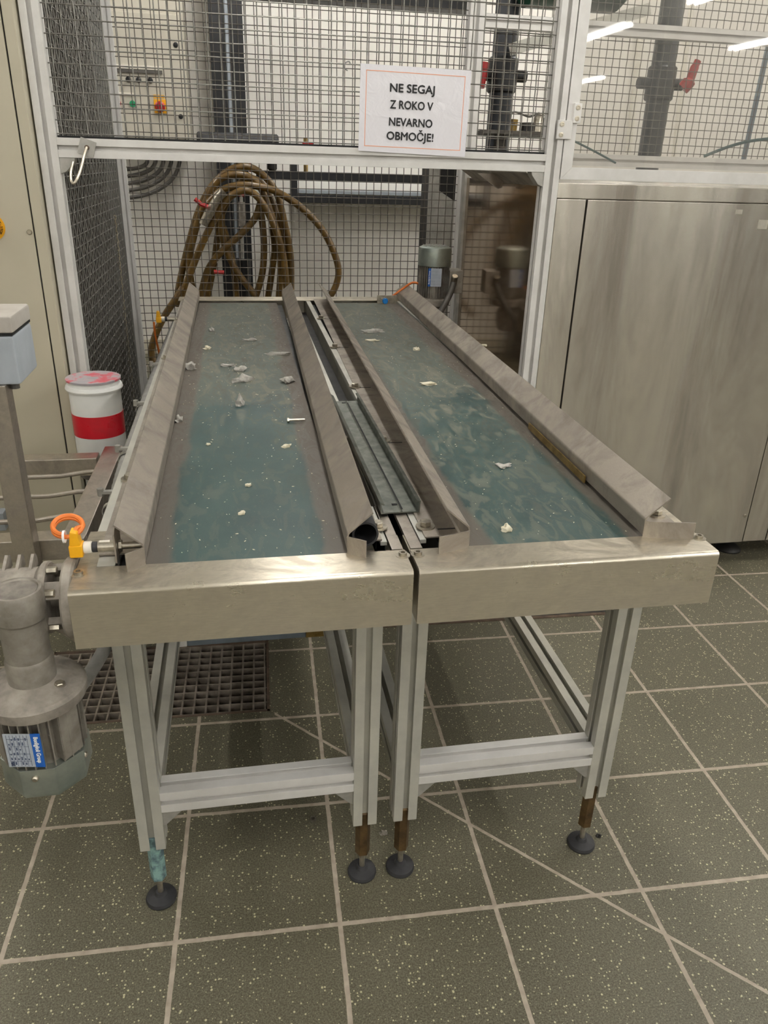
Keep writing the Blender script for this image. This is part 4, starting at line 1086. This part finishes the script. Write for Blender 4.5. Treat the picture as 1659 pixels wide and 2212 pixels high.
# sheet metal guard behind the mesh next to the upright motor
gd = thing('sheet_guard', 'bent stainless guard plate standing behind the rear mesh near the upright motor', 'guard', (.72, 2.6, 0))
obj('post', MB().box(.652, .690, 2.58, 2.63, 0, 1.35), 'galv', gd, bevel=.002)
obj('plate', MB().prism([(.690, .3), (.785, .3), (.785, 1.140), (.690, 1.195)], 'y', 2.60, 2.606), 'galv', gd)
obj('plate_edge', MB().box(.783, .792, 2.56, 2.62, .3, 1.142), 'label', gd)
obj('backing', MB().box(.692, .86, 2.66, 2.95, .0, 1.5), 'dark', gd)

# columns with red levers
def column(x, y, dirx, label):
    t = thing('pipe_column', label, 'column', (x, y, 0))
    obj('pipe', MB().tube([(x, y, 0), (x, y, 2.9)], .060, 20), 'bluetint', t)
    obj('sleeve', MB().cyl((x, y, 1.64), .074, .16, n=24, ch=.008), 'black', t)
    obj('stub', MB().tube([(x - .125, y, 1.72), (x + .125, y, 1.72)], .028, 14), 'black', t)
    if dirx < 0:
        obj('red_lever', MB().tube([(x - .118, y - .05, 1.765), (x - .122, y - .055, 1.72), (x - .128, y - .06, 1.655)], [.03, .026, .02], 10), 'red', t)
        return t
    obj('red_lever', MB().tube(spline([(x + dirx * .115, y - .03, 1.70), (x + dirx * .14, y - .04, 1.735), (x + dirx * .155, y - .04, 1.79), (x + dirx * .17, y - .04, 1.83)], 5), [.034] * 6 + [.022] * 6 + [.018] * 4, 10), 'red', t)
    return t
column(1.143, 3.2, -1, 'dark vertical pipe with red lever seen through the mesh right of the sign')
column(2.012, 3.2, 1, 'dark vertical pipe with red lever seen through the clear door pane')
tag(obj('wall_pipe', MB().tube([onY(1500, -40, 4.5), onY(1455, 340, 4.5)], .016, 10), 'label'), 'thin pale pipe running down the wall behind the pane', 'pipe')
tag(obj('wall_pipe', MB().tube([onY(1390, 20, 4.5), onY(1357, 330, 4.5)], .022, 10), 'label'), 'pale pipe on the wall left of the dark lever pipe', 'pipe')
tag(obj('wall_pipe', MB().tube([onY(1690, -20, 3.6), onY(1655, 120, 3.6), onY(1605, 350, 3.6)], .015, 10), simple('blue_grey_pipe', '#65717a', None, .5)), 'blue-grey pipe slanting down at the far right behind the pane', 'pipe')
tag(obj('teal_cable', MB().tube(spline([onY(1520, 338, 2.2), onY(1580, 315, 2.15), onY(1640, 302, 2.1), onY(1740, 296, 2.1)], 6), .006, 10), 'greenpipe'), 'teal cable rising to the right behind the clear pane', 'cable')
tag(obj('teal_cable', MB().tube(spline([onY(1205, 292, 2.1), onY(1240, 305, 2.1), onY(1290, 330, 2.1), onY(1330, 352, 2.1)], 6), .004, 10), 'greenpipe'), 'short teal cable drooping behind the door hinge', 'cable')
# overhead members
tag(obj('overhead_beam', MB().box(-.2, 1.05, 3.3, 3.45, 2.005, 2.20), 'black'), 'black horizontal beam high behind the mesh at the top edge', 'beam')
tag(obj('green_drum', MB().cyl((1.15, 3.1, 2.27), .27, .55, 'x', 40, ch=.05), 'greenpaint'), 'dark green round drum at the top edge beside the corner post', 'drum')
st = MB(); a_, b_ = onY(1112, 104, 3.0), onY(1400, 20, 3.0)
for off in (0, .055):
    st.tube([a_ + Vector((0, off, 0)), b_ + Vector((0, off, .0))], .036, 4)
tag(obj('slanted_brace', st, 'alu_leg'), 'grey aluminium brace slanting up to the right behind the corner post', 'brace')
ft = thing('pipe_fittings', 'cluster of black and brass fittings with a looped wire above the lower rear beam', 'fittings', (1.0, 2.46, 0))
def q5(u, v): return onY(u, v, 2.45)
z_ = q5(1140, 287).z
obj('tray', MB().box(.80, 1.15, 2.31, 2.62, z_ - .012, z_).box(.90, .94, 2.44, 2.48, 0, z_ - .012), 'cable', ft)
obj('fitting', MB().tube([q5(1138, 290), q5(1140, 265)], .032, 10), 'black', ft)
obj('fitting', MB().tube([q5(1160, 290), q5(1164, 255), q5(1167, 248)], [.026, .022, .012], 10), 'bolt', ft)
obj('fitting', MB().tube([q5(1171, 290), q5(1173, 255)], .017, 10), 'black', ft)
obj('wire', MB().tube(spline([q5(1105, 275), q5(1102, 250), q5(1112, 242), q5(1130, 248), q5(1145, 252), q5(1165, 244)], 6), .004, 6), 'cable', ft)
obj('fitting', MB().tube([q5(1108, 285), q5(1112, 258)], .016, 8), 'brass', ft)
